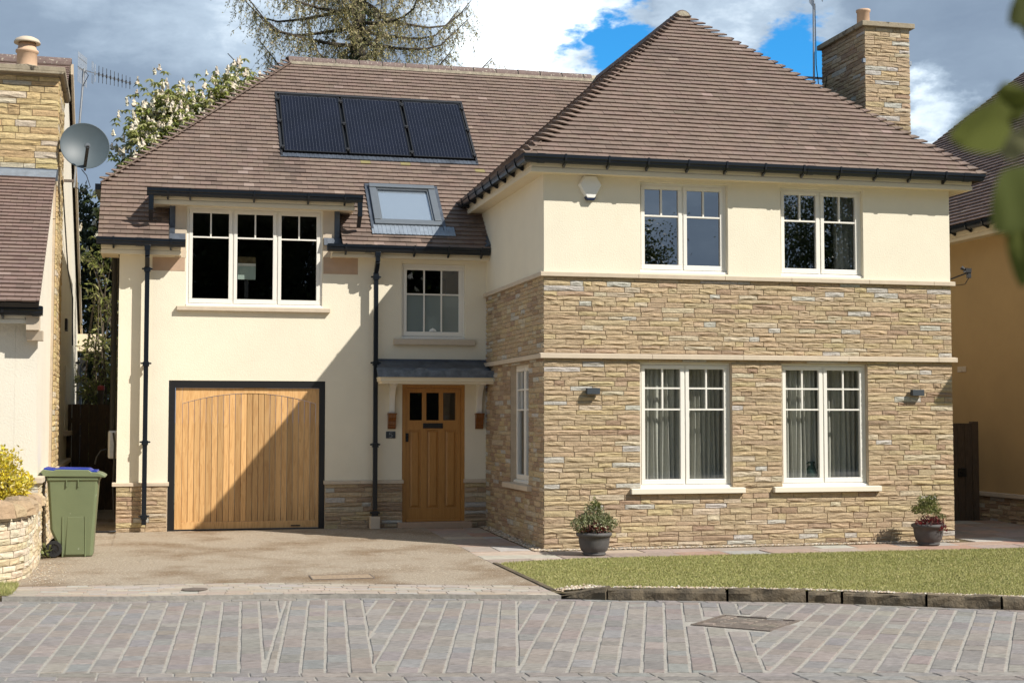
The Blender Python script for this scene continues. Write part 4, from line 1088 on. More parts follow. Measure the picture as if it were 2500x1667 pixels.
# ridge tiles: half round, in lengths
def half_round(a, b, r=.135, n=9):
    a = Vector(a); b = Vector(b); d = (b-a).normalized(); x = d.cross(Vector((0, 0, 1))).normalized(); vs = []
    for p, rr in ((a, r), (b, r*.985)):
        for q in (rr, rr-.018):
            for k in range(n): t = math.pi*(k/(n-1)); vs.append(p+x*math.cos(t)*q+Vector((0, 0, 1))*(math.sin(t)*q-.07))
    fs = []
    for k in range(n-1): fs += [(k, k+1, 2*n+k+1, 2*n+k), (n+k+1, n+k, 3*n+k, 3*n+k+1), (k, n+k, n+k+1, k+1), (2*n+k, 2*n+k+1, 3*n+k+1, 3*n+k)]
    return vs, fs
x = RX0-.06
while x < AX-.25:
    e = min(x+.42, AX-.2); m = MB(); m.add(*half_round((x+.011, RY, RZ+R.uniform(-.004, .004)), (e-.011, RY, RZ))); obj('ridge_tile', m, M['ridge'], roof, smooth=False); x = e
y = AY-.06
while y < RY+1:
    e = y+.42; m = MB(); m.add(*half_round((AX, y+.006, RZ), (AX, e-.006, RZ), .15)); obj('ridge_tile', m, M['ridge'], roof); y = e
m = MB(); m.tube([(RX0-.04, RY, RZ-.07), (AX, RY, RZ-.07)], .116, 12); m.bar((RX0-.03, RY-.13, RZ-.08), (AX-.1, RY-.13, RZ-.08), .05, .05)
m.tube([(AX, AY-.07, RZ-.07), (AX, RY, RZ-.07)], .131, 16); obj('ridge_bedding', m, M['ridge_mortar'], roof)
# lead valley
m = MB(); a = Vector(vl0); b = Vector((AX, RY, RZ)); d = (b-a)
m.add([a+Vector((-.05, -.01, .012)), a+Vector((.01, -.06, .012)), b+Vector((.01, -.06, .012)), b+Vector((-.05, -.01, .012))], [(0, 1, 2, 3)]); obj('valley_lining', m, M['lead'], roof)
# roof light
def PM(u, s, h): return (u, EY+s*math.cos(A44)-h*math.sin(A44), EZ+s*math.sin(A44)+h*math.cos(A44))
def mbox(m, u0, u1, s0, s1, h0, h1, col=(1, 1, 1)): return m.hexa([PM(u0, s0, h0), PM(u1, s0, h0), PM(u1, s1, h0), PM(u0, s1, h0)], [PM(u0, s0, h1), PM(u1, s0, h1), PM(u1, s1, h1), PM(u0, s1, h1)], col)
k0, k1 = s_of(4.53), s_of(5.25)
m = MB(); u0, u1 = -1.755, -.70
mbox(m, u0, u1, k0, k0+.10, .0, .075); mbox(m, u0, u1, k1-.09, k1, .0, .10); mbox(m, u0, u0+.105, k0+.10, k1-.09, 0, .085); mbox(m, u1-.105, u1, k0+.10, k1-.09, 0, .085)
rl = obj('roof_light', m, M['alu'], H, bevel=.006)
m = MB(); mbox(m, u0+.105, u1-.105, k0+.10, k0+.135, .03, .06); mbox(m, u0+.105, u1-.105, k1-.115, k1-.09, .03, .065); mbox(m, u0+.105, u0+.13, k0+.135, k1-.115, .03, .06); mbox(m, u1-.13, u1-.105, k0+.135, k1-.115, .03, .06); obj('sash', m, M['alu'], rl)
m = MB(); mbox(m, u0+.12, u1-.12, k0+.12, k1-.10, .034, .04)
M['skyglass'] = glassmat('roof light glass', (.95, .97, .98), .20)
obj('pane', m, M['skyglass'], rl)
m = MB(); mbox(m, u0+.10, u1-.10, k0+.09, k1-.08, .026, .030)
M['blind'] = mat('sky toned blind', (.60, .66, .74), .8); obj('blind', m, M['blind'], rl)  # the pane's pale sky reflection is put into the blind's colour
m = MB(); mbox(m, u0-.06, u0-.005, k0-.1, k1+.03, .01, .045); mbox(m, u1+.005, u1+.06, k0-.1, k1+.03, .01, .045); mbox(m, u0-.06, u1+.06, k1+.005, k1+.05, .01, .05); obj('flashing', m, M['lead'], rl)
m = MB()
for i in range(40):
    a = u0-.06+i*(1.30/40); mbox(m, a, a+.0315, k0-.235, k0-.005, .036, .042+(.004 if i % 2 else 0))
obj('pleated_apron', m, M['leadlight'], rl)
# solar panels and their tray
pu0, pu1 = -3.04, .105; q0, q1 = s_of(5.86), s_of(7.06)
tr = thing('solar_array', 'row of three dark blue solar panels set into the brown tiled roof', 'solar panels', PM(-1.5, q0-.1, .02))
m = MB(); mbox(m, -3.10, .165, q0-.12, q1+.10, .0, .012); obj('tray', m, M['dark'], tr)
m = MB(); mbox(m, -3.10, .165, q1+.045, q1+.10, .012, .05); mbox(m, -3.10, -3.065, q0-.1, q1+.045, .012, .045); mbox(m, .13, .165, q0-.1, q1+.045, .012, .045); obj('upstand', m, M['dark'], tr)
m = MB()
for i in range(90):
    a = -3.10+i*(3.265/90); mbox(m, a, a+.035, q0-.13, q0-.03, .014, .038+(.004 if i % 2 else 0))
obj('pleated_apron', m, M['lead'], tr)
pw = (pu1-pu0-.08)/3
for i in range(3):
    a = pu0+i*(pw+.04); b = a+pw
    m = MB(); mbox(m, a, b, q0, q0+.02, .02, .064); mbox(m, a, b, q1-.02, q1, .02, .064); mbox(m, a, a+.02, q0+.02, q1-.02, .02, .064); mbox(m, b-.02, b, q0+.02, q1-.02, .02, .064); sp = obj('solar_panel', m, M['blackpaint'], tr)
    m = MB(); mbox(m, a+.02, b-.02, q0+.02, q1-.02, .03, .055); obj('glass_face', m, M['solar'], sp)
    m = MB(); nb = 18; cw_ = (b-a-.06)/nb
    for k in range(nb):
        x = a+.03+cw_*(k+.5); mbox(m, x-.0016, x+.0016, q0+.03, q1-.035, .0552, .0560)
    for k in range(3):
        x0 = a+.035+(b-a-.07)/3*k; mbox(m, x0, x0+(b-a-.07)/3-.02, q1-.036, q1-.028, .0552, .0563); mbox(m, x0+.01, x0+(b-a-.07)/3-.01, q0+.022, q0+.030, .0552, .0563)
    obj('busbars', m, M['busbar'], sp)
for i in range(4):
    x = pu0-.02+i*(pw+.04) if i < 3 else pu1+.02
    for f in (.05, .5, .9):
        s = q0+(q1-q0)*f; m = MB(); mbox(m, x-.018, x+.018, s-.04, s+.04, .02, .085); mbox(m, x-.03, x+.03, s-.012, s+.012, .06, .092); obj('clamp', m, M['dark'], tr)

# chimney of the house
CX0, CX1, CY0, CY1, CZ1 = 5.295, 6.045, 1.066, 2.49, 7.47
m = MB(); m.box(CX0+.012, CX1-.012, CY0+.012, CY1, 4.5, CZ1)
ch = obj('chimney', m, M['mortar'], H)
cs = lay_stones(front(CY0), CX0, CX1, 5.6, CZ1, [], .068, (.12, .42), dark=-.06)+lay_stones(left(CX0), CY0, CY1, 5.5, CZ1, [], .068, (.12, .45), dark=.12)
pieces_out(cs, 'chimney_stone', 'chimney_stones', M['stone'], ch)
m = MB(); m.box(CX0-.06, CX1+.06, CY0-.06, CY1+.06, CZ1, CZ1+.075); obj('cap', m, M['caplichen'], ch, bevel=.006)
m = MB(); m.lathe([(.105, 0), (.098, .40), (.112, .41), (.112, .44), (.09, .44), (.09, .3), (0, .3)], (5.72, 1.9, CZ1+.07), 20, cap=False); obj('chimney_pot', m, M['clay'], ch, smooth=True)
for x in (CX0-.008, CX1+.008):
    m = MB(); m.box(x-.02, x+.02, CY0-.008, CY0+.04, 6.92, 6.98); obj('strap_end', m, M['leadlight'], ch)

# ------------------------------------------------------------------ left neighbour
TH = math.radians(1.37); AX0, AY0 = -6.37, -.2
NDx, NDy = -math.sin(TH), math.cos(TH)              # along the flank, away from the road
def PN(s, z, w=0.0): return (AX0+NDx*s+math.cos(TH)*w, AY0+NDy*s+math.sin(TH)*w, z)      # flank wall, w out to the right
def PNF(u, z, w=0.0): return (AX0+math.cos(TH)*u+NDx*-w, AY0+math.sin(TH)*u-NDy*w, z)      # front wall, u <= 0 to the left
N1 = thing('house', 'neighbouring cream house at the left edge with stone chimney and gable end', 'house', (-7.4, 3, -.15))
mb = MB()
ze, zr, sr, se = 2.93, 7.62, 7.12, 14.7
fl = [(0, -.3), (se, -.3), (se, 3.45), (sr, zr-.05), (0.0, 2.80)]
mb.hexa([PN(s, z, -.25) for s, z in fl], [PN(s, z, 0) for s, z in fl])
mb2 = MB(); mb2.hexa([PNF(-4.0, .80, -.2), PNF(-.251, .80, -.2), PNF(-.251, .80, .0), PNF(-4.0, .80, .0)], [PNF(-4.0, 2.8, -.2), PNF(-.251, 2.8, -.2), PNF(-.251, 2.8, 0), PNF(-4.0, 2.8, 0)])
nw = obj('gable_wall', mb, M['render_w'], N1); obj('front_wall', mb2, M['render_w'], N1)
# plinth: mortar backing, stones and a capping course
mb = MB(); mb.hexa([PN(-.045, -.3, .0), PN(9, -.3, .0), PN(9, -.3, .035), PN(-.045, -.3, .035)], [PN(-.045, .80, 0), PN(9, .80, 0), PN(9, .80, .035), PN(-.045, .80, .035)]); mb.hexa([PNF(-4, -.3, 0), PNF(-.005, -.3, 0), PNF(-.005, -.3, .035), PNF(-4, -.3, .035)], [PNF(-4, .8, 0), PNF(-.005, .8, 0), PNF(-.005, .8, .035), PNF(-4, .8, .035)])
npl = obj('plinth', mb, M['mortar'], N1)
paleS = lambda: jit(R.choice([(.60, .49, .31), (.56, .44, .26), (.63, .53, .36), (.52, .42, .27), (.60, .55, .46)]), .1)
warmS = lambda: jit(R.choice([(.52, .40, .20), (.50, .375, .19), (.55, .43, .23), (.47, .34, .17), (.53, .46, .34), (.50, .36, .19), (.54, .42, .22), (.49, .37, .2)]), .1)
st = lay_stones(lambda u, v, w=0: PN(u, v, w+.045), -.05, 9, -.26, .80, [], .068, (.15, .45), col=paleS)+lay_stones(lambda u, v, w=0: PNF(u, v, w+.045), -3.0, .04, -.26, .80, [], .068, (.15, .45), col=paleS)
pieces_out(st, 'plinth_stone', 'plinth_stones', M['stone'], npl, 200)
m = MB(); m.hexa([PN(-.09, .80, 0), PN(15, .80, 0), PN(15, .80, .09), PN(-.09, .80, .09)], [PN(-.09, .87, 0), PN(15, .87, 0), PN(15, .865, .085), PN(-.09, .865, .085)]); obj('plinth_course', m, M['ashlar'], N1, bevel=.005)
m = MB(); m.hexa([PNF(-4, .80, 0), PNF(-.0, .80, 0), PNF(-.0, .80, .09), PNF(-4, .80, .09)], [PNF(-4, .87, 0), PNF(-.0, .87, 0), PNF(-.0, .865, .085), PNF(-4, .865, .085)]); obj('plinth_course', m, M['ashlar'], N1, bevel=.005)
# chimney stack rising through the gable
c0, c1, cw = 3.0, 4.72, 1.6
m = MB(); q = [(c0+.012, -cw), (c1, -cw), (c1, .045), (c0+.012, .045)]
m.hexa([PN(s, 4.4, w) for s, w in q], [PN(s, 6.46, w) for s, w in q]); m.hexa([PN(c0+.012, -.3, -.1), PN(c1-.012, -.3, -.1), PN(c1-.012, -.3, .045), PN(c0+.012, -.3, .045)], [PN(c0+.012, 4.39, -.1), PN(c1-.012, 4.39, -.1), PN(c1-.012, 4.39, .045), PN(c0+.012, 4.39, .045)])
nch = obj('chimney', m, M['mortar'], N1)
PCF = lambda u, v, w=0: PN(c0-w, v, u)
cst = lay_stones(PCF, -1.6, .055, 5.0, 6.42, [], .083, (.16, .55), col=warmS)+lay_stones(lambda u, v, w=0: PN(u, v, w+.055), c0, c1, .87, 6.42, [], .083, (.25, .7), col=warmS)
pieces_out(cst, 'chimney_stone', 'chimney_stones', M['stone'], nch, 250)
m = MB(); q = [(c0-.14, -cw), (c1+.08, -cw), (c1+.08, .14), (c0-.14, .14)]; m.hexa([PN(s, 6.44, w*1.0-.03) for s, w in q], [PN(s, 6.44+.035, w) for s, w in q]); m.hexa([PN(s, 6.475, w) for s, w in q], [PN(s, 6.54, w) for s, w in q]); obj('cap', m, M['caplichen'], nch, bevel=.006)
p = PN(c0+.50, 6.66, -.42)
m = MB(); m.lathe([(.22, -.13), (.16, .01)], p, 16); obj('flaunching', m, M['caplichen'], nch)
m = MB(); m.lathe([(.145, 0), (.14, .20), (.16, .212), (.16, .24), (.135, .255), (.115, .35), (.105, .35), (.105, .2), (0, .2)], p, 24, cap=False); obj('chimney_pot', m, M['clay'], nch, smooth=True)
m = MB(); m.lathe([(.12, .355), (.185, .345), (.185, .365), (.16, .405), (.10, .435), (0, .45)], p, 24, cap=False); obj('pot_cowl', m, M['ashlar'], nch, smooth=True)
# roof
sl = math.atan2(zr-ze, sr+.42); P0 = Vector(PN(-.42, ze, 0)); ud = Vector((math.cos(TH), math.sin(TH), 0)); sd_ = Vector((NDx*math.cos(sl), NDy*math.cos(sl), math.sin(sl))); nv = ud.cross(sd_)
ML = (zr-ze)/math.sin(sl)
m = MB(); m.hexa([P0+ud*-5-nv*.06, P0+ud*.03-nv*.06, P0+ud*.03+sd_*ML-nv*.06, P0+ud*-5+sd_*ML-nv*.06], [P0+ud*-5, P0+ud*.03, P0+ud*.03+sd_*ML, P0+ud*-5+sd_*ML])
b0 = Vector(PN(sr, zr, 0)); b1 = Vector(PN(se+.3, 3.30, 0)); m.hexa([b0+ud*-5-Vector((0, 0, .08)), b0+ud*.05-Vector((0, 0, .08)), b1+ud*.05-Vector((0, 0, .08)), b1+ud*-5-Vector((0, 0, .08))], [b0+ud*-5, b0+ud*.05, b1+ud*.05, b1+ud*-5])
nroof = obj('roof', m, M['underlay'], N1)
sc0, sc1 = (c0+.42)/math.cos(sl), (c1+.42)/math.cos(sl)
tl = tile_rows(P0, ud, sd_, nv, ML-.02, lambda s: -4.2, lambda s: .04, [(-cw, .2, sc0-.16, sc1)], base=(.215, .148, .122))
pieces_out(tl, 'roof_tile', 'roof_tiling', M['tile'], nroof)
m = MB(); a = PN(c0, 0, 0); f0 = sc0-.16
def PNR(u, s, h): return P0+ud*u+sd_*s+nv*h
m.hexa([PNR(-cw, f0-.12, .036), PNR(.045, f0-.12, .036), PNR(.045, sc0+.02, .03), PNR(-cw, sc0+.02, .03)], [PNR(-cw, f0-.12, .042), PNR(.045, f0-.12, .042), PNR(.045, sc0+.02, .04), PNR(-cw, sc0+.02, .04)])
obj('lead_apron', m, M['leadlight'], nroof)
m = MB(); q = [(-cw, 4.93), (.062, 4.93), (.062, 5.10), (-cw, 5.10)]; m.hexa([PN(c0-.035, z, w) for w, z in q], [PN(c0-.02, z, w) for w, z in q]); obj('lead_flashing', m, M['lead'], nroof)
for i in range(4):
    a = Vector(PN(sr, zr+.02, -2.2+.55*i)); b = Vector(PN(sr, zr+.02, -2.2+.55*(i+1)-.01 if i < 3 else .06)); m = MB(); m.add(*half_round(a, b, .15)); obj('ridge_tile', m, M['ridge'], nroof)
m = MB(); m.tube([PN(sr, zr-.05, -3), PN(sr, zr-.05, .05)], .13, 10); obj('ridge_bedding', m, M['ridge_mortar'], nroof)
m = MB()      # verge strip along the back slope
m.hexa([b0+ud*.05-Vector((0, 0, .18)), b0+ud*.09-Vector((0, 0, .18)), b1+ud*.09-Vector((0, 0, .18)), b1+ud*.05-Vector((0, 0, .18))], [b0+ud*.05, b0+ud*.09, b1+ud*.09, b1+ud*.05]); obj('bargeboard', m, M['ashlar'], N1)
m = MB(); m.sweep([PNF(-4, 2.70, .22), PNF(-.12, 2.70, .22), PNF(-.12, 2.70, 0)], FAS); obj('fascia', m, M['paint'], N1)
m = MB(); m.hexa([PNF(-.12, 2.62, 0), PNF(.03, 2.62, 0), PNF(.03, 2.62, .25), PNF(-.12, 2.62, .25)], [PNF(-.12, 2.86, 0), PNF(.03, 2.86, 0), PNF(.03, 2.86, .25), PNF(-.12, 2.86, .25)]); obj('kneeler_block', m, M['ashlar'], N1, bevel=.004)
m = MB(); m.hexa([PNF(-.12, 2.50, 0), PNF(.07, 2.50, 0), PNF(.07, 2.50, .16), PNF(-.12, 2.50, .16)], [PNF(-.12, 2.618, 0), PNF(.07, 2.618, 0), PNF(.07, 2.618, .2), PNF(-.12, 2.618, .2)]); obj('corbel_block', m, M['ashlar'], N1, bevel=.004)
gutter(N1, [PNF(-4, 2.90, .23), PNF(.07, 2.90, .23)], [3.62, 2.9], [4.0])
m = MB(); q = [(14.2, .0), (15.2, .0), (15.2, .55), (14.2, .55)]; m.hexa([PN(s, 3.05, w) for s, w in q], [PN(s, 3.42, w) for s, w in q]); obj('rear_eaves_box', m, M['fascia'], N1)
m = MB(); m.tube([PN(14.0, 2.9, .12), PN(14.0, 2.6, .06), PN(14.0, -.1, .06)], .06, 8); obj('rear_downpipe', m, M['black'], N1)
m = MB(); m.hexa([PN(7.9, 1.36, -.1), PN(9.9, 1.36, -.1), PN(9.9, 1.36, .02), PN(7.9, 1.36, .02)], [PN(7.9, 2.5, -.1), PN(9.9, 2.5, -.1), PN(9.9, 2.5, .02), PN(7.9, 2.5, .02)]); wn_ = obj('window', m, M['paint'], N1)
m = MB(); m.hexa([PN(7.7, 1.28, 0), PN(10.1, 1.28, 0), PN(10.1, 1.28, .1), PN(7.7, 1.28, .1)], [PN(7.7, 1.36, 0), PN(10.1, 1.36, 0), PN(10.1, 1.36, .1), PN(7.7, 1.36, .1)]); obj('sill', m, M['ashlar'], wn_)
m = MB(); m.tube([PN(3.9, 5.1, .08), PN(8, 4.2, .02), PN(10.5, 3.9, .02), PN(10.8, 3.0, .02)], .012, 6); obj('wall_cable', m, M['cable'], N1)
m = MB(); m.hexa([PN(7.6, 3.1, 0), PN(8.0, 3.1, 0), PN(8.0, 3.1, .04), PN(7.6, 3.1, .04)], [PN(7.6, 3.3, 0), PN(8.0, 3.3, 0), PN(8.0, 3.3, .04), PN(7.6, 3.3, .04)]); obj('vent_cover', m, M['dark'], N1)
m = MB(); m.tube([PN(.45, .82, .10), PN(.47, .6, .07), PN(.43, .5, .08)], .008, 6); obj('hanging_wire', m, M['cable'], N1)
# floodlight at the far corner
p = Vector(PN(13.2, 2.75, 0)); m = MB(); m.bar(p, p+ud*.14, .05); m.box(p.x+.10, p.x+.24, p.y-.1, p.y+.1, p.z-.02, p.z+.12); m.lathe([(.05, 0), (.04, .12)], (p.x+.17, p.y, p.z-.16), 10)
tag(obj('floodlight', m, M['dark']), 'small black floodlight at the back corner of the left house', 'light')
# satellite dish on the chimney flank
dc = Vector((-6.02, 2.80, 5.46)); dn = Vector((.16, -.97, .18)).normalized()
sdsh = thing('satellite_dish', 'large grey satellite dish on the stone chimney of the left house', 'satellite dish', dc)
m = MB(); prof = [(.335*i/10, -.075+.075*(i/10)**2) for i in range(11)]; full = prof+[(.34, .003), (.345, -.004), (.335, -.012)]+[(.335*i/10, -.085+.073*(i/10)**2) for i in range(9, -1, -1)]
m.lathe(full, dc, 40, ax=dn, cap=False); obj('dish', m, M['plate'], sdsh, smooth=True)
dx_ = dn.cross(Vector((0, 0, 1))).normalized(); dy_ = dx_.cross(dn)
if dy_.z < 0: dy_ = -dy_
m = MB(); m.bar(dc-dy_*.31-dn*.03, dc-dy_*.12+dn*.33, .04); obj('feed_arm', m, M['dark'], sdsh)
m = MB(); m.lathe([(.035, 0), (.04, .05), (.03, .09), (.02, .1)], dc-dy_*.12+dn*.33, 12, ax=-dn+dy_*.2); obj('receiver_head', m, M['alu'], sdsh)
m = MB(); m.tube([dc-dn*.08, dc-dn*.25, Vector(PN(3.15, 5.40, .05))], .022, 8); m.bar(dc-dy_*.28-dn*.06, dc-dy_*.36-dn*.02, .03); obj('wall_bracket', m, M['iron'], sdsh)
m = MB(); m.tube([dc-dy_*.33+Vector((-.05, .05, -.02)), dc-dy_*.45+Vector((.02, 0, 0)), dc-dy_*.62+Vector((.07, 0, 0)), dc-dy_*.70+Vector((-.05, .02, 0)), dc-dy_*.62+Vector((-.13, .05, 0))], .006, 6); obj('lead_cable', m, M['cable'], sdsh)
def aerial(root, base, top, boom_dir, n, refl=True, scale=1.0, pm='galv'):
    base = Vector(base); top = Vector(top); bd = Vector(boom_dir).normalized(); m = MB(); m.tube([base, top], .017, 8); obj('mast', m, M[pm], root)
    m = MB(); L_ = .78*scale; a = top-Vector((0, 0, .03)); m.bar(a-bd*.1, a+bd*L_, .016); obj('boom', m, M[pm], root)
    upv = Vector((0, 0, 1)); sidev = bd.cross(upv).normalized()
    for i in range(n):
        c = a+bd*(.18+(L_-.2)*i/(n-1)); h = (.14-.05*i/n)*scale; m = MB()
        m.tube([c-upv*h, c+upv*h], .005, 5); m.bar(c-upv*.028, c+upv*.028, .022); obj('director', m, M['dark'] if i else M[pm], root)
    if refl:
        m = MB()
        for i in range(9):
            o = (i-4)*.052*scale; c = a-bd*.03+sidev*o
            m.tube([c-upv*.24*scale, c+upv*.24*scale], .0045, 5)
        m.bar(a-sidev*.22*scale-bd*.03, a+sidev*.22*scale-bd*.03, .012); m.bar(a-sidev*.22*scale-bd*.03+upv*.15, a+sidev*.22*scale-bd*.03+upv*.15, .008); obj('reflector_grid', m, M[pm], root)
        m = MB(); c = a+bd*.14
        for s in (-1, 1): m.tube([c+upv*s*.03-sidev*.028, c+upv*s*.17-sidev*.028, c+upv*s*.17+sidev*.028, c+upv*s*.03+sidev*.028], .0045, 5)
        obj('dipole', m, M[pm], root)
ar = thing('television_aerial', 'spiky television aerial on a thin mast above the left satellite dish', 'aerial', (-6.25, 5.0, 5.0))
aerial(ar, (-6.29, 5.0, 5.2), (-6.17, 5.0, 7.10), (.95, -.25, -.28), 10, True, 1.0)
m = MB(); m.bar((-6.29, 5.0, 5.3), PN(5.2, 5.3, 0), .04); obj('wall_bracket', m, M['iron'], ar)
m = MB(); m.tube([(-6.16, 4.98, 7.05), (-6.1, 4.95, 6.98), (-6.19, 4.99, 6.8), (-6.22, 4.99, 6.3), (-6.27, 4.98, 5.6)], .006, 6); obj('lead_cable', m, M['cable'], ar)
ar = thing('television_aerial', 'television aerial mast clamped to the right hand stone chimney', 'aerial', (5.13, 2.45, 6.6))
aerial(ar, (5.13, 2.45, 6.55), (5.14, 2.45, 8.42), (.8, -.6, .05), 6, True, .9)
m = MB(); m.bar((4.95, 2.45, 7.0), (5.45, 2.45, 7.0), .03); m.bar((5.1, 2.45, 6.75), (5.4, 2.45, 6.75), .03); obj('clamp_bracket', m, M['galv'], ar)
m = MB(); m.tube([(5.16, 2.44, 8.2), (5.165, 2.43, 7.2), (5.2, 2.40, 6.78), (5.27, 2.36, 6.75), (5.285, 2.3, 7.0)], .007, 6); obj('lead_cable', m, M['cable'], ar)

# ------------------------------------------------------------------ right neighbour
NX = 8.5; NY0 = -1.85
N2 = thing('house', 'neighbouring ochre house at the right edge with dark tiled roof', 'house', (NX+2, 4, -.3))
mb = MB(); mb.box(NX, NX+7, NY0, 12, .30, 4.62); obj('rendered_wall', mb, M['render_r'], N2)
mb = MB(); mb.box(NX-.02, NX+7, NY0-.02, 12, -.45, .30); rp = obj('plinth', mb, M['mortar'], N2)
pieces_out(lay_stones(left(NX-.03), -1.8, 7, -.40, .29, [], .067, (.14, .5), dark=.2), 'plinth_stone', 'plinth_stones', M['stone'], rp, 150)
m = MB(); m.box(NX-.09, NX+7, NY0-.09, 12, .295, .36); obj('plinth_course', m, M['ashlar'], N2, bevel=.004)
fascia(N2, [(NX-.25, 12, 4.60), (NX-.25, NY0-.25, 4.60), (NX+7, NY0-.25, 4.60)], .17, .25)
gutter(N2, [(NX-.26, 12, 4.85), (NX-.26, NY0-.26, 4.85), (NX+7, NY0-.26, 4.85)], [7.0+.5*i for i in range(14)])
EX = NX-.35; rz2 = 9.4; pr2 = math.radians(44); rx = EX+(rz2-4.85)/math.tan(pr2)
rb_y = 7.6      # the back hip starts here
m = MB(); m.add([(EX, NY0-.35, 4.84), (EX, rb_y+3.2, 4.84), (rx, rb_y-1.4, rz2), (rx, NY0+4.3, rz2)], [(0, 3, 2, 1)]); m.add([(EX, NY0-.35, 4.84), (rx, NY0+4.3, rz2), (2*rx-EX, NY0-.35, 4.84)], [(0, 2, 1)])
m.add([(EX, rb_y+3.2, 4.84), (2*rx-EX, rb_y+3.2, 4.84), (rx, rb_y-1.4, rz2)], [(0, 1, 2)])
r2 = obj('roof', m, M['underlay'], N2)
hb_ = lambda s: (rb_y+3.2)-(s*math.sin(pr2))/(rz2-4.84)*4.6
hf_ = lambda s: (NY0-.35)+(s*math.sin(pr2))/(rz2-4.84)*4.65
tl = tile_rows((EX, 0, 4.85), (0, -1, 0), (math.cos(pr2), 0, math.sin(pr2)), (-math.sin(pr2), 0, math.cos(pr2)), (rz2-4.85)/math.sin(pr2)-.03, lambda s: -hb_(s), lambda s: -hf_(s), base=(.19, .13, .108))
pieces_out(tl, 'roof_tile', 'roof_tiling', M['tile'], r2)
m = MB(); m.box(NX-.012, NX, 3.66, 3.92, 2.38, 2.475); m.box(NX-.016, NX-.012, 3.68, 3.70, 2.39, 2.465); m.box(NX-.016, NX-.012, 3.78, 3.80, 2.39, 2.465); obj('air_brick', m, M['ashlar'], N2)
# slim gate between the two houses
gt = thing('side_gate', 'dark weathered wooden side gate between stone wing and right house', 'gate', (7.3, 3.0, -.27))
for i in range(15):
    x0 = 6.12+i*.137; m = MB(); m.box(x0, x0+.131, 2.985+R.uniform(-.003, .003), 3.01, -.22, 1.50); obj('board', m, M['fencewood'], gt)
m = MB(); m.box(8.16, 8.27, 2.95, 3.06, -.32, 1.53); obj('post', m, M['fencewood'], gt, bevel=.005)
m = MB(); m.box(6.1, 8.16, 3.012, 3.05, 1.2, 1.3); obj('rail', m, M['fencewood'], gt)
m = MB(); m.box(6.1, 8.16, 3.012, 3.05, .1, .2); obj('rail', m, M['fencewood'], gt)
m = MB(); m.box(7.90, 8.04, 2.955, 2.985, .62, .76); m.box(7.94, 7.99, 2.93, 2.955, .66, .70); obj('latch', m, M['blackpaint'], gt)
m = MB(); m.box(8.0, 8.42, 2.6, 2.9, -.30, -.14); tag(obj('timber_sleeper', m, M['fencewood'], None, bevel=.01), 'short timber block on the path at the foot of the side gate', 'timber')
ds = thing('satellite_dish', 'small grey satellite dish on the right flank of the stone wing', 'satellite dish', (6.25, .5, 3.7))
m = MB(); c = Vector((6.22, .50, 3.78)); nn = Vector((.55, -.8, .25)).normalized(); full = [(.20*i/8, -.03+.03*(i/8)**2) for i in range(9)]+[(.20*i/8, -.036+.028*(i/8)**2) for i in range(8, -1, -1)]
m.lathe(full, c, 28, ax=nn, cap=False); obj('dish', m, M['galv'], ds, smooth=True)
m = MB(); m.bar((6.26, .44, 3.60), (6.47, .30, 3.69), .02); obj('feed_arm', m, M['dark'], ds)
m = MB(); m.box(6.44, 6.53, .26, .33, 3.70, 3.76); m.lathe([(.02, 0), (.03, .06)], (6.44, .29, 3.74), 10, ax=(-.7, .3, .5)); m.box(6.48, 6.53, .27, .32, 3.62, 3.70); obj('receiver_head', m, M['dark'], ds)
m = MB(); m.tube([(6.50, .29, 3.62), (6.46, .33, 3.53), (6.36, .42, 3.52), (6.2, .5, 3.6)], .006, 6); obj('lead_cable', m, M['cable'], ds)
m = MB(); m.tube([(6.03, .55, 3.75), (6.18, .55, 3.75), (6.2, .52, 3.78)], .02, 8); obj('wall_bracket', m, M['dark'], ds)

# ------------------------------------------------------------------ things fixed to the house
al = thing('alarm_box', 'white six sided alarm box with dark blue base under the eaves', 'alarm box', (.64, -.04, 4.5))
cx, cz = .64, 4.665
hexo = [(-.085, .165), (.085, .165), (.165, .035), (.055, -.165), (-.055, -.165), (-.165, .035)]
m = MB(); m.hexa([(cx+x, -.001, cz+z) for x, z in hexo], [(cx+x*.98, -.04, cz+z*.98) for x, z in hexo]); m.hexa([(cx+x*.98, -.0405, cz+z*.98) for x, z in hexo], [(cx+x*.88, -.072, cz+.006+z*.88) for x, z in hexo]); obj('case', m, M['whiteplastic'], al, bevel=.006)
m = MB(); q = [(-.079, -.125), (.079, -.125), (.054, -.172), (-.054, -.172)]; m.hexa([(cx+x, -.002, cz+z) for x, z in q], [(cx+x*.94, -.066, cz+z) for x, z in q]); obj('strobe_lens', m, M['blue'], al, bevel=.004)
for x, lb in ((.66, 'black rectangular wall light near the left corner of the stone wing'), (5.437, 'black rectangular wall light near the right corner of the stone wing')):
    t = thing('wall_light', lb, 'wall light', (x, -.03, 1.89), 'wall lights on the stone wing')
    m = MB(); m.box(x-.09, x+.09, -.105, -.03, 1.895, 1.98); obj('housing', m, M['slate'], t, bevel=.004)
    m = MB(); m.box(x-.05, x+.05, -.03, .012, 1.91, 1.965); obj('back_plate', m, M['dark'], t)
nm = thing('house_number', 'small dark slate plaque with the number 5 beside the oak door', 'sign', (-1.497, D, 1.27))
m = MB(); m.box(-1.57, -1.424, D-.014, D-.001, 1.275, 1.38); obj('plaque', m, M['slate'], nm, bevel=.002)
m = MB()
pts5 = [(.024, .036), (-.018, .036), (-.021, .004), (-.004, .008), (.014, .004), (.022, -.012), (.016, -.03), (-.002, -.037), (-.022, -.031)]
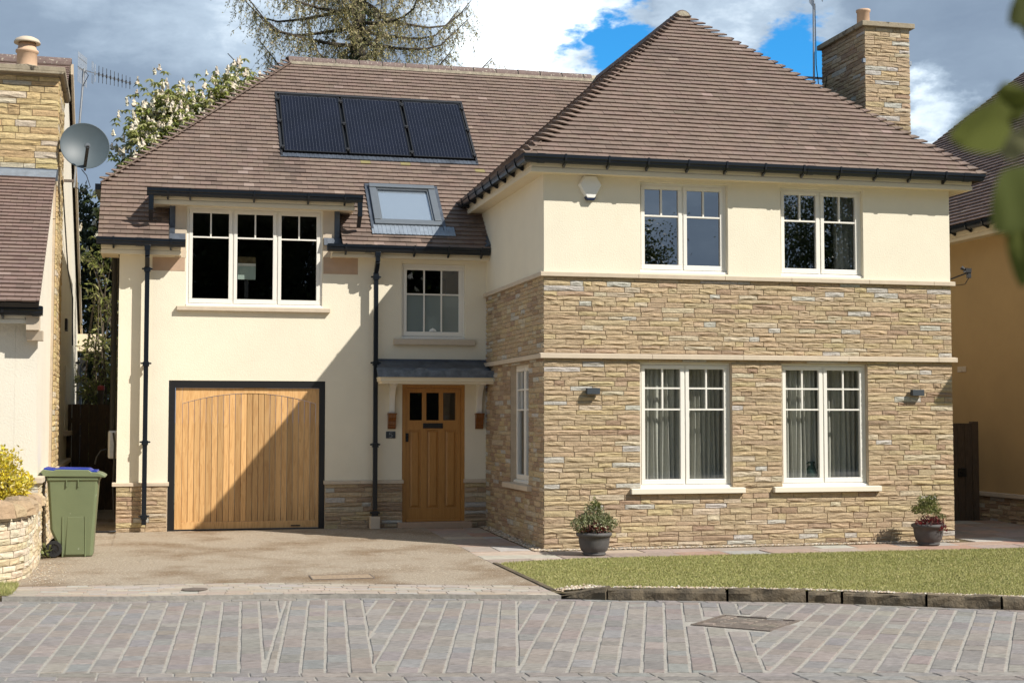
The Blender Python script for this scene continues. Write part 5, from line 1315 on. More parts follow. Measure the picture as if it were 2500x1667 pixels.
for a, b in zip(pts5, pts5[1:]): m.bar((-1.497+a[0], D-.0155, 1.328+a[1]), (-1.497+b[0], D-.0155, 1.328+b[1]), .0085, .003, up=(0, 1, 0))
M['numeral'] = mat('engraved grey', (.28, .30, .31), .6); obj('numeral', m, M['numeral'], nm)
ev = thing('vehicle_charger', 'pale grey car charger with black cable on the left flank', 'charger', (-5.6, 3.95, .9))
m = MB(); m.box(-5.68, -5.54, 3.80, 4.10, .98, 1.40); obj('case', m, M['galv'], ev, bevel=.03)
m = MB(); m.tube([(-5.60, 3.78, 1.36), (-5.575, 3.72, 1.2), (-5.59, 3.7, .6), (-5.575, 3.70, .2), (-5.53, 3.60, -.02), (-5.50, 3.45, -.06), (-5.62, 3.38, -.065), (-5.9, 3.45, -.065), (-6.0, 3.7, -.065)], .014, 8); obj('cable', m, M['cable'], ev)
m = MB(); m.tube([(-5.70, 3.9, 1.12), (-5.78, 3.85, 1.10), (-5.84, 3.85, 1.0), (-5.86, 3.85, .9)], .012, 8); obj('plug_lead', m, M['cable'], ev)

# ------------------------------------------------------------------ curtains and things behind the glass
def curtain(name, label, x0, x1, z0, z1, y=.215, amp=.035, waves=9, group=None, mt='curtain'):
    m = MB(); n = int(waves*8); vs = []
    ph = [R.uniform(0, 6) for _ in range(4)]
    for j in range(5):
        zz = z0+(z1-z0)*j/4
        for i in range(n+1):
            t = i/n; w = amp*(math.sin(t*waves*6.28+ph[0]+.5*math.sin(t*9+ph[1]))+.4*math.sin(t*waves*11+ph[2]))*(1-.25*j/4)
            vs.append((x0+(x1-x0)*t+.01*math.sin(j+t*20), y+w, zz))
    m.add(vs, [(j*(n+1)+i, j*(n+1)+i+1, (j+1)*(n+1)+i+1, (j+1)*(n+1)+i) for j in range(4) for i in range(n)])
    tag(obj(name, m, M[mt], None, smooth=True), label, 'curtain', group)
G = 'curtains behind the windows'
curtain('curtain', 'grey curtain in the left casement of the left ground floor window', 1.34, 2.02, .66, 2.4, group=G); curtain('curtain', 'grey curtain in the right casement of the left ground floor window', 2.06, 2.72, .66, 2.4, .34, group=G)
curtain('curtain', 'grey curtain in the left casement of the right ground floor window', 3.38, 4.0, .66, 2.4, group=G); curtain('curtain', 'grey curtain in the right casement of the right ground floor window', 4.06, 4.76, .66, 2.4, .36, group=G)
curtain('curtain', 'grey curtain drawn aside in the right upper window', 4.30, 4.62, 3.5, 4.8, .20, .03, 4, group=G, mt='curtain_pale')
vz = thing('vase', 'small dark green vase with handles on the right ground floor sill', 'vase', (3.93, .20, .66))
m = MB(); m.lathe([(.0, 0), (.05, 0), (.085, .07), (.09, .13), (.055, .22), (.035, .27), (.05, .31), (.045, .31), (.03, .27), (.0, .26)], (3.93, .20, .665), 20, cap=False); obj('body', m, M['vase'], vz, smooth=True)
for s in (-1, 1): m = MB(); m.tube([(3.93+s*.045, .2, .96), (3.93+s*.085, .2, .94), (3.93+s*.09, .2, .88), (3.93+s*.065, .2, .86)], .009, 6); obj('handle', m, M['vase'], vz)
m = MB(); m.box(.31, 5.7, .13, .31, .60, .655); obj('inner_sill', m, M['paint'], H)
ls = thing('table_lamp', 'pale lamp shade behind the frosted panes above the door', 'lamp', (-.83, D+.19, 2.86))
m = MB(); m.lathe([(.15, .0), (.08, .24)], (-.83, D+.22, 2.93), 20, cap=False); obj('shade', m, M['whiteplastic'], ls)
m = MB(); m.lathe([(.06, 0), (.02, .03), (.02, .14)], (-.83, D+.24, 2.86), 12); obj('stand', m, M['dark'], ls)
m = MB()
for i in range(26):
    x = 4.32+R.uniform(0, .22); y = .22+R.uniform(0, .06); z = 3.60+R.uniform(0, .10); s = .03
    m.lathe([(0, -s), (s, 0), (0, s)], (x, y, z), 6, jit((.55, .52, .45), .3) if R.random() < .7 else (.30, .03, .03), cap=False)
tag(obj('folded_clothes', m, M['redcloth']), 'heap of folded clothes on the sill of the right upper window', 'clothes')

# ------------------------------------------------------------------ curved garden wall
WL = [(-6.325, -.27), (-6.32, -.7), (-6.315, -1.2), (-6.335, -1.62), (-6.42, -1.93), (-6.58, -2.15), (-6.82, -2.30), (-7.2, -2.40), (-8.4, -2.5)]
segl = [0]
for a, b in zip(WL, WL[1:]): segl.append(segl[-1]+math.hypot(b[0]-a[0], b[1]-a[1]))
def wall_pt(t):
    t = min(max(t, 0), segl[-1]-1e-6)
    for i in range(len(WL)-1):
        if segl[i] <= t <= segl[i+1]:
            f = (t-segl[i])/(segl[i+1]-segl[i])
            def tan(k):
                a = WL[max(k-1, 0)]; b = WL[min(k+1, len(WL)-1)]; l = math.hypot(b[0]-a[0], b[1]-a[1]); return ((b[0]-a[0])/l, (b[1]-a[1])/l)
            t0, t1 = tan(i), tan(i+1); tx, ty = t0[0]*(1-f)+t1[0]*f, t0[1]*(1-f)+t1[1]*f; l = math.hypot(tx, ty)
            return WL[i][0]+(WL[i+1][0]-WL[i][0])*f, WL[i][1]+(WL[i+1][1]-WL[i][1])*f, -ty/l, tx/l
def PG(t, z, w=0.0):
    x, y, nx, ny = wall_pt(t); return (x+nx*w, y+ny*w, z)
def wtop(t): return .62-.05*min(t, 3)-.02*math.sin(t*2)
gw = thing('garden_wall', 'curved pale dry stone garden wall topped with rounded boulders at left', 'wall', PG(1.4, -.2))
m = MB(); ts = lin(0, segl[-1], 40); vs = []
for t in ts:
    h = wtop(t)-.02; vs += [PG(t, -.3, -.014), PG(t, h, -.014), PG(t, h, -.28), PG(t, -.3, -.28)]
m.add(vs, [(4*i+j, 4*i+4+j, 4*i+4+(j+1) % 4, 4*i+(j+1) % 4) for i in range(40) for j in range(4)]+[(0, 1, 2, 3)]); obj('core', m, M['mortar'], gw)
def PGw(t, v, w=0): return PG(t, -.22+(wtop(t)+.22)*v, w)
gst = lay_stones(PGw, 0, segl[-1], 0, 1, [], .105, (.14, .42), col=lambda: jit(R.choice([(.66, .56, .40), (.60, .50, .34), (.69, .60, .45), (.62, .55, .42), (.57, .46, .30)]), .08), jo=.012, depth=.02)
pieces_out(gst, 'stone', 'wall_stones', M['stone'], gw, 200)
t = .02
while t < segl[-1]-.3:
    l = R.uniform(.20, .34); x, y, nx, ny = wall_pt(t+l/2); hh = R.uniform(.13, .2); z0 = wtop(t+l/2)-.02; m = MB(); vs = []; nu, nv_ = 9, 6
    tx, ty = ny, -nx; seed = R.uniform(0, 99)
    for j in range(nv_+1):
        ph = math.pi*.5*j/nv_
        for i in range(nu):
            th = 2*math.pi*i/nu; k = 1+.16*math.sin(3*th+seed)+R.uniform(-.08, .08)
            cu, cw_ = math.cos(th), math.sin(th); cu = math.copysign(abs(cu)**.7, cu); cw_ = math.copysign(abs(cw_)**.7, cw_)
            a = l*.54*cu*math.cos(ph)**.6*k; b = .19*cw_*math.cos(ph)**.6*k
            vs.append((x-nx*.10+tx*a+nx*b, y-ny*.10+ty*a+ny*b, z0+hh*math.sin(ph)*R.uniform(.92, 1.06)-.01))
    m.add(vs, [(j*nu+i, j*nu+(i+1) % nu, (j+1)*nu+(i+1) % nu, (j+1)*nu+i) for j in range(nv_) for i in range(nu)], jit(R.choice([(.42, .30, .18), (.47, .36, .23), (.40, .29, .18)]), .1))
    obj('coping_stone', m, M['stone'], gw); t += l

# ------------------------------------------------------------------ wheelie bin
BX, BY, BZ = -5.98, .62, gz(0, .62)
bn = thing('wheelie_bin', 'green wheelie bin with blue lid inset beside the curved wall', 'bin', (BX, BY, BZ))
def bx(u, v, z): return (BX+u, BY+v, BZ+z)
m = MB(); rings = []
for z, ul, ur, d in ((.0, -.10, .255, .215), (.02, -.11, .262, .222), (.30, -.235, .275, .235), (.34, -.25, .278, .237), (.90, -.29, .315, .262), (.935, -.295, .32, .265), (.95, -.315, .335, .282), (.985, -.315, .335, .282)):
    c = .03; rings.append([(ul+c, -d), (ur-c, -d), (ur, -d+c), (ur, d-c), (ur-c, d), (ul+c, d), (ul, d-c), (ul, -d+c)]); rings[-1] = [bx(u, v, z) for u, v in rings[-1]]
vs = [p for r in rings for p in r]; k = 8
m.add(vs, [(i*k+j, i*k+(j+1) % k, (i+1)*k+(j+1) % k, (i+1)*k+j) for i in range(len(rings)-1) for j in range(k)]+[tuple(range(k-1, -1, -1))])
body = obj('body', m, M['bin'], bn, bevel=.006)
m = MB()      # recessed side panel with raised borders and short ribs under the rim
m.hexa([bx(-.075, -.226, .03), bx(.17, -.226, .03), bx(.15, -.2405, .50), bx(-.05, -.2405, .50)], [bx(-.06, -.236, .03), bx(.155, -.236, .03), bx(.14, -.2455, .49), bx(-.04, -.2455, .49)]); obj('side_panel', m, M['bin'], body)
for u in (-.10, .17): m = MB(); m.hexa([bx(u-.012, -.222, .0), bx(u+.012, -.222, .0), bx(u+.012, -.250, .50), bx(u-.012, -.250, .50)], [bx(u-.004, -.238, .0), bx(u+.004, -.238, .0), bx(u+.002, -.252, .50), bx(u-.002, -.252, .50)]); obj('moulded_rib', m, M['bin'], body)
for u in (-.06, .08): m = MB(); m.box(BX+u-.006, BX+u+.006, BY-.283, BY-.255, BZ+.865, BZ+.95); obj('rim_rib', m, M['bin'], body)
m = MB(); lid = [(-.36, .995), (.34, .985), (.40, .975), (.405, 1.0), (.35, 1.03), (.30, 1.045), (.24, 1.048), (.20, 1.075), (-.18, 1.085), (-.22, 1.07), (-.34, 1.085), (-.37, 1.06)]
m.hexa([bx(u, -.30, z) for u, z in lid], [bx(u, .30, z) for u, z in lid]); ld = obj('lid', m, M['bin'], bn, bevel=.01)
m = MB(); st_ = [(-.345, 1.07), (-.33, 1.105), (-.22, 1.085), (-.20, 1.085), (-.17, 1.098), (.20, 1.088), (.24, 1.064), (.30, 1.064), (.305, 1.046), (.24, 1.046), (.19, 1.07), (-.17, 1.08), (-.22, 1.065)]
m.hexa([bx(u, -.285, z) for u, z in st_], [bx(u, .285, z) for u, z in st_]); obj('blue_lid_top', m, M['binlid'], ld, bevel=.004)
m = MB(); m.tube([bx(-.365, -.28, 1.02), bx(-.365, .28, 1.02)], .032, 12); obj('handle', m, M['bin'], bn)
m = MB(); m.tube([bx(-.365, -.305, 1.02), bx(-.365, -.28, 1.02)], .02, 10); m.tube([bx(-.365, .28, 1.02), bx(-.365, .305, 1.02)], .02, 10); obj('hinge_pin', m, M['dark'], bn)
m = MB(); m.tube([bx(-.20, -.25, .098), bx(-.20, .25, .098)], .012, 8); obj('axle', m, M['dark'], bn)
for s in (-1, 1):
    m = MB(); m.lathe([(.062, -.022), (.098, -.022), (.10, -.012), (.10, .012), (.098, .022), (.062, .022), (.062, -.022)], bx(-.20, s*.275, .105), 28, ax=(0, 1, 0), cap=False); wh = obj('wheel', m, M['rubber'], bn, smooth=False)
    m = MB(); m.lathe([(0, -.010), (.064, -.010), (.064, .010), (0, .010)], bx(-.20, s*.275, .105), 24, ax=(0, 1, 0), cap=False)
    for a in range(8): th = a*math.pi/4; m.bar(bx(-.20+.012*math.cos(th), s*.289, .105+.012*math.sin(th)), bx(-.20+.058*math.cos(th), s*.289, .105+.058*math.sin(th)), .008, .008)
    m.lathe([(.016, -.02), (.016, .02)], bx(-.20, s*.275, .105), 12, ax=(0, 1, 0)); obj('hub', m, M['dark'], wh)

# ------------------------------------------------------------------ planters
def bush(name, parent, c, rad, n, sizes, cols, up=.35, mt='leaf', shell=.45, kindpart=None):
    d = rdir(n); d[:, 2] = np.abs(d[:, 2])*1.0-.15*NR.uniform(size=n)
    lump = 1+.20*np.sin(d[:, 0]*5+c[0]*3)*np.sin(d[:, 1]*6+1)+.15*np.sin(d[:, 2]*9+c[1])
    r = (shell+(1-shell)*NR.uniform(size=n)**.6)*lump
    p = np.array(c)+d*r[:, None]*np.array(rad)
    ax = d*.7+rdir(n)*1.2+np.array([0, 0, up*.6])
    ci = NR.randint(0, len(cols), n); col = np.array(cols)[ci]*NR.uniform(.75, 1.25, (n, 1))
    return leaves(name, p, ax, rdir(n), NR.uniform(sizes[0], sizes[1], n), NR.uniform(sizes[0], sizes[1], n)*.55, M[mt], parent, col, .12)
POT = [(.0, 0), (.135, 0), (.15, .012), (.15, .03), (.135, .035), (.165, .06), (.185, .11), (.197, .18), (.20, .235), (.212, .238), (.226, .25), (.232, .265), (.226, .285), (.205, .292), (.19, .285), (.188, .26), (0, .255)]
for (x, y, lb, lb2) in ((.47, -.72, 'dark grey round planter on the path near the left corner of the wing', 'left'), (5.36, -.44, 'dark grey round planter on the path near the right corner of the wing', 'right')):
    z = gz(x, y)+.004
    t = thing('planter', lb, 'planter', (x, y, z), 'planters in front of the stone wing')
    m = MB(); m.lathe(POT, (x, y, z), 40, cap=False); obj('pot_body', m, M['pot'], t, smooth=True)
    m = MB(); m.lathe([(0, .262), (.187, .258)], (x, y, z), 24, cap=False); obj('soil', m, M['soil'], t)
    if lb2 == 'left':
        t = thing('variegated_shrub', 'rounded variegated shrub with red leaves in the left planter', 'shrub', (x, y, z+.26), 'plants in the planters')
        bush('foliage', t, (x, y+.02, z+.33), (.27, .22, .29), 2400, (.024, .042), [(.26, .27, .13), (.17, .19, .085), (.42, .42, .26), (.13, .15, .065)])
        bush('top_sprig', t, (x+.02, y, z+.55), (.08, .07, .16), 160, (.03, .045), [(.20, .21, .075), (.12, .15, .05)], 1.0)
        bush('side_sprigs', t, (x+.19, y, z+.40), (.10, .07, .12), 120, (.025, .04), [(.24, .25, .10), (.14, .17, .06)], .6)
        bush('red_foliage', t, (x-.01, y-.13, z+.32), (.13, .08, .10), 420, (.03, .05), [(.14, .055, .055), (.34, .20, .16), (.24, .12, .11), (.20, .02, .02)])
        bush('front_leaves', t, (x-.15, y-.09, z+.30), (.07, .05, .05), 90, (.03, .045), [(.20, .22, .07), (.26, .14, .12)])
    else:
        t = thing('clipped_conifer', 'bright green dwarf conifer with trailing red leaves in the right planter', 'shrub', (x, y, z+.26), 'plants in the planters')
        bush('foliage', t, (x-.01, y+.03, z+.44), (.19, .15, .21), 1600, (.022, .04), [(.20, .22, .07), (.13, .15, .05), (.30, .30, .12)], .5)
        bush('top_sprig', t, (x+.08, y+.02, z+.58), (.10, .08, .10), 150, (.02, .04), [(.15, .18, .05), (.09, .12, .035)], .9)
        bush('side_sprigs', t, (x+.18, y, z+.36), (.10, .07, .06), 160, (.02, .035), [(.20, .2, .08), (.14, .16, .06)], .3)
        bush('red_foliage', t, (x-.02, y-.10, z+.30), (.21, .10, .09), 520, (.025, .045), [(.10, .03, .03), (.17, .07, .06), (.07, .025, .025), (.22, .015, .02)])
        bush('trailing_leaves', t, (x+.10, y-.22, z+.22), (.05, .02, .07), 50, (.025, .04), [(.12, .03, .03), (.25, .02, .02)])
ys = thing('yellow_shrub', 'golden yellow variegated shrub behind the curved garden wall', 'shrub', (-6.72, -1.0, .2))
m = MB()
for i in range(14): a = R.uniform(0, 6.28); m.tube([(-6.72, -1.0, .1), (-6.72+.15*math.cos(a), -1.0+.15*math.sin(a), .5), (-6.72+.27*math.cos(a), -1.0+.27*math.sin(a), .9)], [.012, .008, .004], 5)
obj('stems', m, M['twig'], ys)
YC = [(.76, .62, .05), (.82, .68, .09), (.68, .56, .05), (.80, .70, .30), (.42, .40, .06)]
bush('foliage', ys, (-6.70, -1.0, .70), (.36, .36, .50), 4200, (.035, .06), YC, .5, shell=.6); bush('lower_foliage', ys, (-6.58, -1.25, .55), (.22, .2, .22), 500, (.05, .085), YC, .3)
wd = thing('weed', 'small green weed growing by the wheel of the bin', 'weed', (-6.24, .1, -.1)); bush('foliage', wd, (-6.27, .35, -.11), (.06, .10, .13), 60, (.04, .07), [(.16, .19, .06), (.24, .26, .10)], .8)

# ------------------------------------------------------------------ passage between the houses
fn = thing('back_fence', 'dark board fence closing the passage between the two houses', 'fence', (-6.2, 9.0, -.1))
for i in range(10): x0 = -6.95+i*.15; m = MB(); m.box(x0, x0+.143, 8.98+R.uniform(0, .01), 9.01, -.1, 1.84+R.uniform(-.01, .01)); obj('board', m, M['fencewood'], fn)
for z in (.3, 1.5): m = MB(); m.box(-6.95, -5.45, 9.012, 9.06, z, z+.09); obj('rail', m, M['fencewood'], fn)
tp = MB(); tp.tube([(-6.12, 11.0, -.2), (-6.08, 11.0, 2.15)], .06, 8); tpo = thing('garden_post', 'slim post with a red cap behind the back fence', 'post', (-6.1, 11, -.2)); obj('post', tp, M['bark'], tpo); m = MB(); m.lathe([(.07, 0), (.07, .08), (.0, .1)], (-6.08, 11.0, 2.14), 10); M['redcap'] = mat('red cap', (.35, .04, .04), .5); obj('cap', m, M['redcap'], tpo)

def limb(mb, a, b, r0, r1, bend=.15, n=5, sag=0):
    a = Vector(a); b = Vector(b); o = Vector((R.uniform(-1, 1), R.uniform(-1, 1), R.uniform(-.4, .4)))*(b-a).length*bend; pts = []
    for i in range(n+1):
        t = i/n; pts.append(a.lerp(b, t)+o*math.sin(math.pi*t)-Vector((0, 0, sag*math.sin(math.pi*t))))
    mb.tube(pts, [r0+(r1-r0)*i/n for i in range(n+1)], 6, cap=False); return pts
# dark evergreen filling the gap
ht = thing('holly_tree', 'dense dark evergreen tree seen in the gap between the houses', 'tree', (-6.6, 17, -.3))
m = MB(); m.tube([(-6.6, 17, -.3), (-6.55, 17, 3), (-6.6, 17, 6)], [.2, .14, .04], 8)
for i in range(16): z = 1+i*.33; a = R.uniform(0, 6.28); limb(m, (-6.58, 17, z), (-6.58+1.3*math.cos(a), 17+1.3*math.sin(a), z+.5), .05, .01)
obj('trunk', m, M['bark'], ht)
n = 34000; d = rdir(n); rr = (.55+.45*NR.uniform(size=n)**.5)*(1+.12*np.sin(d[:, 0]*9)*np.sin(d[:, 2]*11)+.08*np.sin(d[:, 1]*14))
p = np.array((-6.6, 17, 3.2))+d*rr[:, None]*np.array((1.75, 1.6, 3.5))
HC = np.array([(.05, .065, .03), (.07, .09, .04), (.035, .045, .022), (.11, .125, .07)])[NR.randint(0, 4, n)]*NR.uniform(.8, 1.2, (n, 1))
leaves('crown', p, d+rdir(n)*.9, rdir(n), NR.uniform(.10, .16, n), NR.uniform(.06, .09, n), M['leafgloss'], ht, HC, .15)
lt = thing('laurel_shrub', 'straggly yellow green laurel with bare twigs in front of the dark evergreen', 'shrub', (-6.0, 12, -.3))
m = MB(); bs = []
for i in range(26):
    a = R.uniform(-.6, .6); top = Vector((-6.0+R.uniform(-.40, .40), 12+R.uniform(-.4, .4), R.uniform(2.0, 4.9))); pts = limb(m, (-5.95+R.uniform(-.1, .1), 12, -.3), top, .03, .006, .10, 6); bs += pts[2:]
    for k in range(6):
        q = pts[R.randint(2, 6)]; e = q+Vector((R.uniform(-.35, .25), R.uniform(-.3, .1), R.uniform(.05, .4))); limb(m, q, e, .008, .003, .1, 3); bs.append(e)
obj('stems', m, M['twig'], lt)
bs = np.array([tuple(b) for b in bs]); n = 2300; base = bs[NR.randint(0, len(bs), n)]+NR.normal(0, .06, (n, 3)); ax = rdir(n); ax[:, 2] -= .25
LC = np.array([(.22, .24, .06), (.30, .30, .10), (.14, .17, .05), (.36, .35, .15)])[NR.randint(0, 4, n)]*NR.uniform(.8, 1.2, (n, 1))
leaves('foliage', base, ax, rdir(n), NR.uniform(.10, .17, n), NR.uniform(.035, .05, n), M['leaf'], lt, LC, .1)

# horse chestnut in flower behind the hip of the roof
hc = thing('chestnut_tree', 'horse chestnut tree covered in white blossom behind the left roof hip', 'tree', (-2.9, 15, -.3))
m = MB(); m.tube([(-2.9, 15, -.3), (-2.8, 15, 3), (-2.9, 15.1, 5.5), (-2.7, 15, 8)], [.32, .26, .18, .06], 10); tips = []
for i in range(84):
    th = R.uniform(0, 2*math.pi); ph = R.uniform(-.7, 1.45); r = R.uniform(.80, 1.04)
    if R.random() < .45: th = R.uniform(2.4, 4.1)
    k = 1+.10*math.sin(3*th+5*ph)
    e = Vector((-2.95+2.95*r*k*math.cos(th)*math.cos(ph), 15+2.6*r*math.sin(th)*math.cos(ph), 6.45+2.75*r*k*math.sin(ph)))
    limb(m, (-2.85, 15, R.uniform(3.5, 7)), e, .07, .012, .08, 6); tips.append(e)
obj('trunk', m, M['bark'], hc)
bb, ax_, nn_, ln_, wd_, cl_ = [], [], [], [], [], []; cand = MB()
for e in tips:
    ncl = R.randint(16, 26)
    for j in range(ncl):
        o = Vector((R.gauss(0, .28), R.gauss(0, .28), R.gauss(0, .24))); c = e+o
        for g_i in range(R.randint(2, 3)):
            cc = c+Vector((R.gauss(0, .1), R.gauss(0, .1), R.gauss(0, .1))); th0 = R.uniform(0, 6.28); tc = R.choice([(.30, .32, .09), (.38, .39, .14), (.21, .24, .06), (.45, .44, .20)])
            for l in range(6):
                th = th0+l*math.pi/3; bb.append(tuple(cc)); ax_.append((math.cos(th), math.sin(th), -.55+R.uniform(-.2, .2))); nn_.append((R.gauss(0, .2), R.gauss(0, .2), 1)); ln_.append(R.uniform(.12, .19)); wd_.append(R.uniform(.05, .075)); cl_.append(jit(tc, .15))
        if True:      # blossom candle: a stack of ragged rings
            h = R.uniform(.13, .20); r0 = R.uniform(.04, .058); col = jit((.66, .59, .46), .10); tilt = Vector((R.gauss(0, .12), R.gauss(0, .12), 1)).normalized()
            base = c+Vector((0, 0, .05)); prof = []
            for q in range(6): t = q/5; prof.append((r0*(1-t)**.7*R.uniform(.6, 1.1)+.004, h*t))
            i0 = len(cand.v); cand.lathe(prof, base, 7, col, ax=tilt, cap=False)
            cand.v[i0:] = [(x+R.gauss(0, .012), y+R.gauss(0, .012), z+R.gauss(0, .012)) for x, y, z in cand.v[i0:]]; cand.c[i0:] = [jit(col, .12) for _ in cand.v[i0:]]
leaves('crown', np.array(bb), np.array(ax_), np.array(nn_), np.array(ln_), np.array(wd_), M['leaf'], hc, np.array(cl_), .1)
o = obj('blossom', cand, M['candle'], hc); o['kind'] = 'stuff'

# larch with drooping sprays behind the ridge
lx, ly = .42, 22.0
la = thing('larch_tree', 'tall sparse tree with drooping olive sprays rising behind the main ridge', 'tree', (lx, ly, -.3))
m = MB(); m.tube([(lx, ly, -.3), (lx+.05, ly, 6), (lx, ly, 12), (lx+.1, ly, 16), (lx, ly, 20)], [.40, .33, .22, .14, .03], 10); obj('trunk', m, M['bark'], la)
lm = MB(); tw = MB(); lb_, lax, lcl = [], [], []
for i in range(84):
    z = 9.3+i*.118; a = i*2.4+R.uniform(-.3, .3); ln = (4.3-.42*max(0, z-13.6))*R.uniform(.6, 1.05)
    if z < 10.6: ln *= .72
    if ln < .5: continue
    dv = Vector((math.cos(a), math.sin(a)*.9, 0)); pts = []; rise = R.uniform(.10, .30)
    for k in range(9):
        t = k/8; pts.append(Vector((lx, ly, z))+dv*ln*t+Vector((R.gauss(0, .03), R.gauss(0, .03), ln*(rise*t-.34*math.sin(math.pi*t*.62)*.55+.75*max(0, t-.72)))))
    lm.tube(pts, [.055*(1-k/8.5)+.008 for k in range(9)], 6, cap=False)
    for k in range(2, 9):
        nt_ = 10 if 9.8 < z < 14.5 else 4
        for q in range(nt_):
            b0_ = pts[k-1].lerp(pts[k], R.random()); dr = Vector((R.gauss(0, .25), R.gauss(0, .25), -R.uniform(.3, 1.0))); sd__ = dv.cross(Vector((0, 0, 1)))*R.uniform(-.35, .35); e = b0_+dr+sd__+dv*R.uniform(-.05, .2)
            mid = b0_.lerp(e, .5)+Vector((0, 0, .07)); tw.tube([b0_, mid, e], [.006, .004, .002], 3, cap=False)
            nl = R.randint(9, 14)
            for w in range(nl):
                t = (w+R.random())/nl; pp = (b0_.lerp(mid, t*2) if t < .5 else mid.lerp(e, t*2-1)); lb_.append((pp.x+R.gauss(0, .02), pp.y+R.gauss(0, .02), pp.z)); lax.append((R.gauss(0, .6), R.gauss(0, .6), R.gauss(-.55, .5))); lcl.append(jit(R.choice([(.44, .39, .17), (.52, .45, .22), (.33, .32, .14), (.56, .48, .29), (.25, .25, .11)]), .15))
obj('limbs', lm, M['bark'], la); o = obj('twigs', tw, M['twig'], la); o['kind'] = 'stuff'
n = len(lb_); leaves('crown', np.array(lb_), np.array(lax), rdir(n), NR.uniform(.07, .13, n), NR.uniform(.025, .042, n), M['leaf'], la, np.array(lcl), .1)
n = 2600; th = NR.uniform(0, 6.28, n); zz = NR.uniform(8, 14.2, n); rr = NR.uniform(.20, .40, n)*(1+.5*np.sin(zz*4)); p = np.stack([lx+rr*np.cos(th), ly+rr*np.sin(th), zz], 1)
leaves('ivy', p, rdir(n)+np.array([0, 0, -.5]), rdir(n), NR.uniform(.08, .13, n), NR.uniform(.07, .1, n), M['leafgloss'], la, np.array([(.05, .07, .025), (.08, .10, .04), (.035, .045, .02)])[NR.randint(0, 3, n)], .1)

# trees across the road, seen as reflections in the windows
def round_tree(x, y, h, r, label, zc, fine=False):
    t = thing('broadleaf_tree', label, 'tree', (x, y, -.4), 'trees across the road mirrored in the windows')
    m = MB(); m.tube([(x, y, -.4), (x+.1, y, h*.4), (x, y, h*.8)], [.35, .25, .06], 8)
    for i in range(24):
        a = R.uniform(0, 6.28); limb(m, (x, y, R.uniform(.25, .65)*h), (x+r*.85*math.cos(a), y+r*.85*math.sin(a), zc+R.uniform(-.6, .8)*r), .09, .02, .08, 4)
    obj('trunk', m, M['bark'], t)
    n = 70000 if fine else 26000; k_ = .5 if fine else 1
    cc = np.array((x, y, zc))+rdir(46)*NR.uniform(.45, 1.0, (46, 1))*np.array((r, r, (h-zc)*.95))
    k = NR.randint(0, 46, n); p = cc[k]+NR.normal(0, .16*r, (n, 3))
    leaves('crown', p, rdir(n), rdir(n), NR.uniform(.24, .42, n)*k_, NR.uniform(.15, .28, n)*k_, M['leaf'], t, np.array([(.06, .08, .025), (.045, .06, .02), (.08, .10, .03)])[NR.randint(0, 3, n)], .1)
for i, (x, y, h, r) in enumerate(((-14, -47, 15, 6), (-5, -50, 17, 6.5), (2.5, -46, 16, 6), (9.5, -50, 16, 5.5), (15.0, -47, 11.3, 4.6), (31, -45, 17, 6.5), (39, -46, 17, 6.5))):
    round_tree(x, y, h, r, ['broad tree across the road, leftmost of those mirrored in the windows', 'tall tree across the road mirrored in the dormer window', 'tree across the road mirrored in the middle dormer casement', 'tree across the road mirrored in the window above the door', 'low tree across the road mirrored in the left upper window', 'dark tree across the road mirrored in the right upper window', 'broad tree across the road, rightmost of those mirrored'][i], h*.56, i in (4, 5))
hd = thing('hedge', 'tall clipped hedge along the far side of the road', 'hedge', (8, -30, -.4))  # height raised to keep the sky out of the ground floor panes' reflections
n = 30000; p = np.stack([NR.uniform(-14, 34, n), -30+NR.normal(0, .45, n), NR.uniform(-.4, 4.3, n)], 1); leaves('foliage', p, rdir(n), rdir(n), NR.uniform(.16, .26, n), NR.uniform(.1, .16, n), M['leaf'], hd, np.array([(.07, .09, .03), (.05, .07, .025), (.10, .12, .04)])[NR.randint(0, 3, n)], .1)
m = MB(); m.box(-14, 34, -30.4, -29.6, -.4, 4.0); obj('core', m, M['soil'], hd)

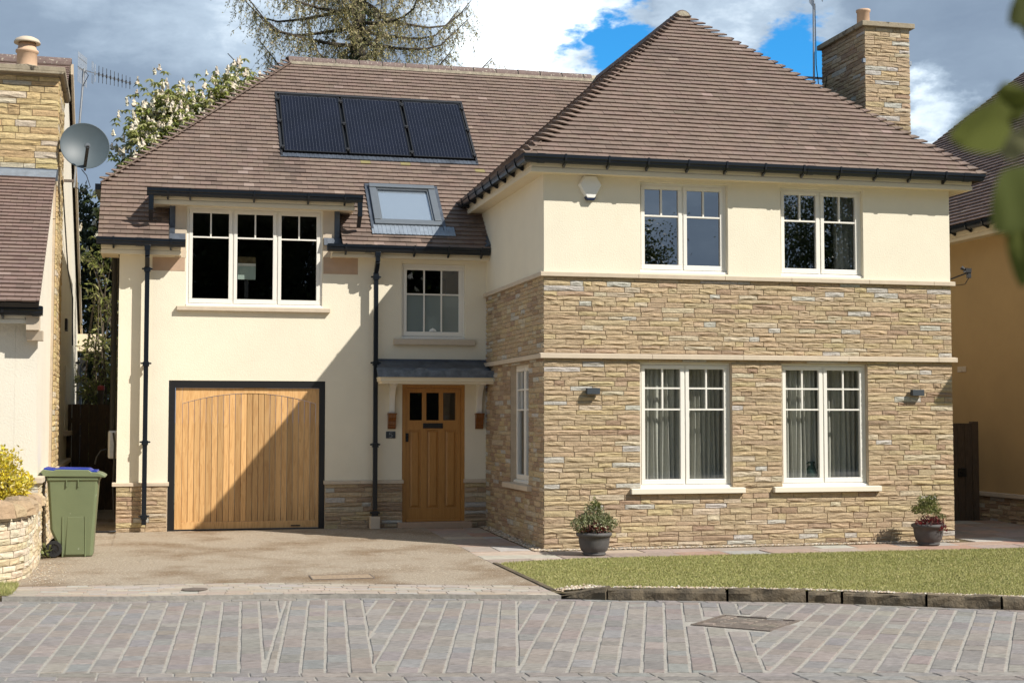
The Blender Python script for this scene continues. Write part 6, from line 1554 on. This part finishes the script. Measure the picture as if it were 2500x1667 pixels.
# ------------------------------------------------------------------ young branch close to the camera, far out of focus
fb = thing('foreground_branch', 'out of focus green leaves of a near branch at the right edge', 'branch', (-3.55, -16.9, -.24))
def cpt(px, py, d):      # a point d metres in front of the lens
    v = Vector(px_dir(px, py)); return CAM+v*d
stem = [Vector((-3.52, -16.95, -.24)), Vector((-3.50, -16.93, .6)), cpt(2660, 900, 1.6), cpt(2620, 500, 1.58), cpt(2560, 360, 1.55), cpt(2500, 300, 1.52)]
m = MB(); m.tube(stem, [.012, .011, .009, .006, .004, .003], 8); m.tube([stem[3], cpt(2600, 120, 1.55), cpt(2540, -60, 1.53)], [.006, .004, .003], 6); m.tube([stem[3], cpt(2560, 470, 1.56), cpt(2515, 430, 1.54)], [.005, .003, .002], 6); obj('stem', m, M['twig'], fb)
def bigleaf(base, tip, width, col, twist=0.0, cup=.12):
    base = Vector(base); tip = Vector(tip); a = tip-base; L_ = a.length; a.normalize(); view = (CAM-base).normalized(); s = a.cross(view).normalized(); nrm = s.cross(a).normalized()
    s = (s*math.cos(twist)+nrm*math.sin(twist)).normalized(); nrm = s.cross(a).normalized(); m = MB(); vs = []; N1_, N2_ = 10, 6
    for i in range(N1_+1):
        t = i/N1_; w = width*math.sin(math.pi*min(1, t*.93+.05))**.75*(1-.25*t)
        for j in range(-N2_//2, N2_//2+1):
            q = j/(N2_/2); vs.append(base+a*L_*t+s*w*q*.5+nrm*(abs(q)*w*cup-.10*L_*t*t)+nrm*.003*math.sin(9*t+j))
    k = N2_+1; m.add(vs, [(i*k+j, i*k+j+1, (i+1)*k+j+1, (i+1)*k+j) for i in range(N1_) for j in range(N2_)], col); obj('leaf', m, M['leafmatte'], fb, smooth=True)
bigleaf(cpt(2470, 290, 1.52), cpt(2340, 335, 1.46), .062, (.085, .10, .014), .25)
bigleaf(cpt(2478, 298, 1.52), cpt(2455, 205, 1.50), .052, (.09, .105, .016), -.5)
bigleaf(cpt(2490, 310, 1.54), cpt(2480, 400, 1.58), .050, (.20, .20, .10), .5)
bigleaf(cpt(2530, 420, 1.54), cpt(2445, 560, 1.50), .075, (.06, .075, .012), .2)
bigleaf(cpt(2540, 470, 1.55), cpt(2490, 690, 1.52), .055, (.08, .095, .016), -.3)
bigleaf(cpt(2545, -30, 1.53), cpt(2478, 55, 1.50), .050, (.05, .06, .012), .3)
bigleaf(cpt(2545, -60, 1.53), cpt(2510, 90, 1.52), .05, (.09, .10, .02), -.3)

# added panel that stands in for a pale reflection in the dormer's middle casement
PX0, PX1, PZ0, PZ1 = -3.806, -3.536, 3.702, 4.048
sc_ = thing('reflection_panel', 'pale green panel on a stand behind the middle casement of the dormer window', 'panel', (-3.53, D+.42, 3.24))
M['palegreen'] = mat('pale green reflection', (.42, .52, .48), .6)
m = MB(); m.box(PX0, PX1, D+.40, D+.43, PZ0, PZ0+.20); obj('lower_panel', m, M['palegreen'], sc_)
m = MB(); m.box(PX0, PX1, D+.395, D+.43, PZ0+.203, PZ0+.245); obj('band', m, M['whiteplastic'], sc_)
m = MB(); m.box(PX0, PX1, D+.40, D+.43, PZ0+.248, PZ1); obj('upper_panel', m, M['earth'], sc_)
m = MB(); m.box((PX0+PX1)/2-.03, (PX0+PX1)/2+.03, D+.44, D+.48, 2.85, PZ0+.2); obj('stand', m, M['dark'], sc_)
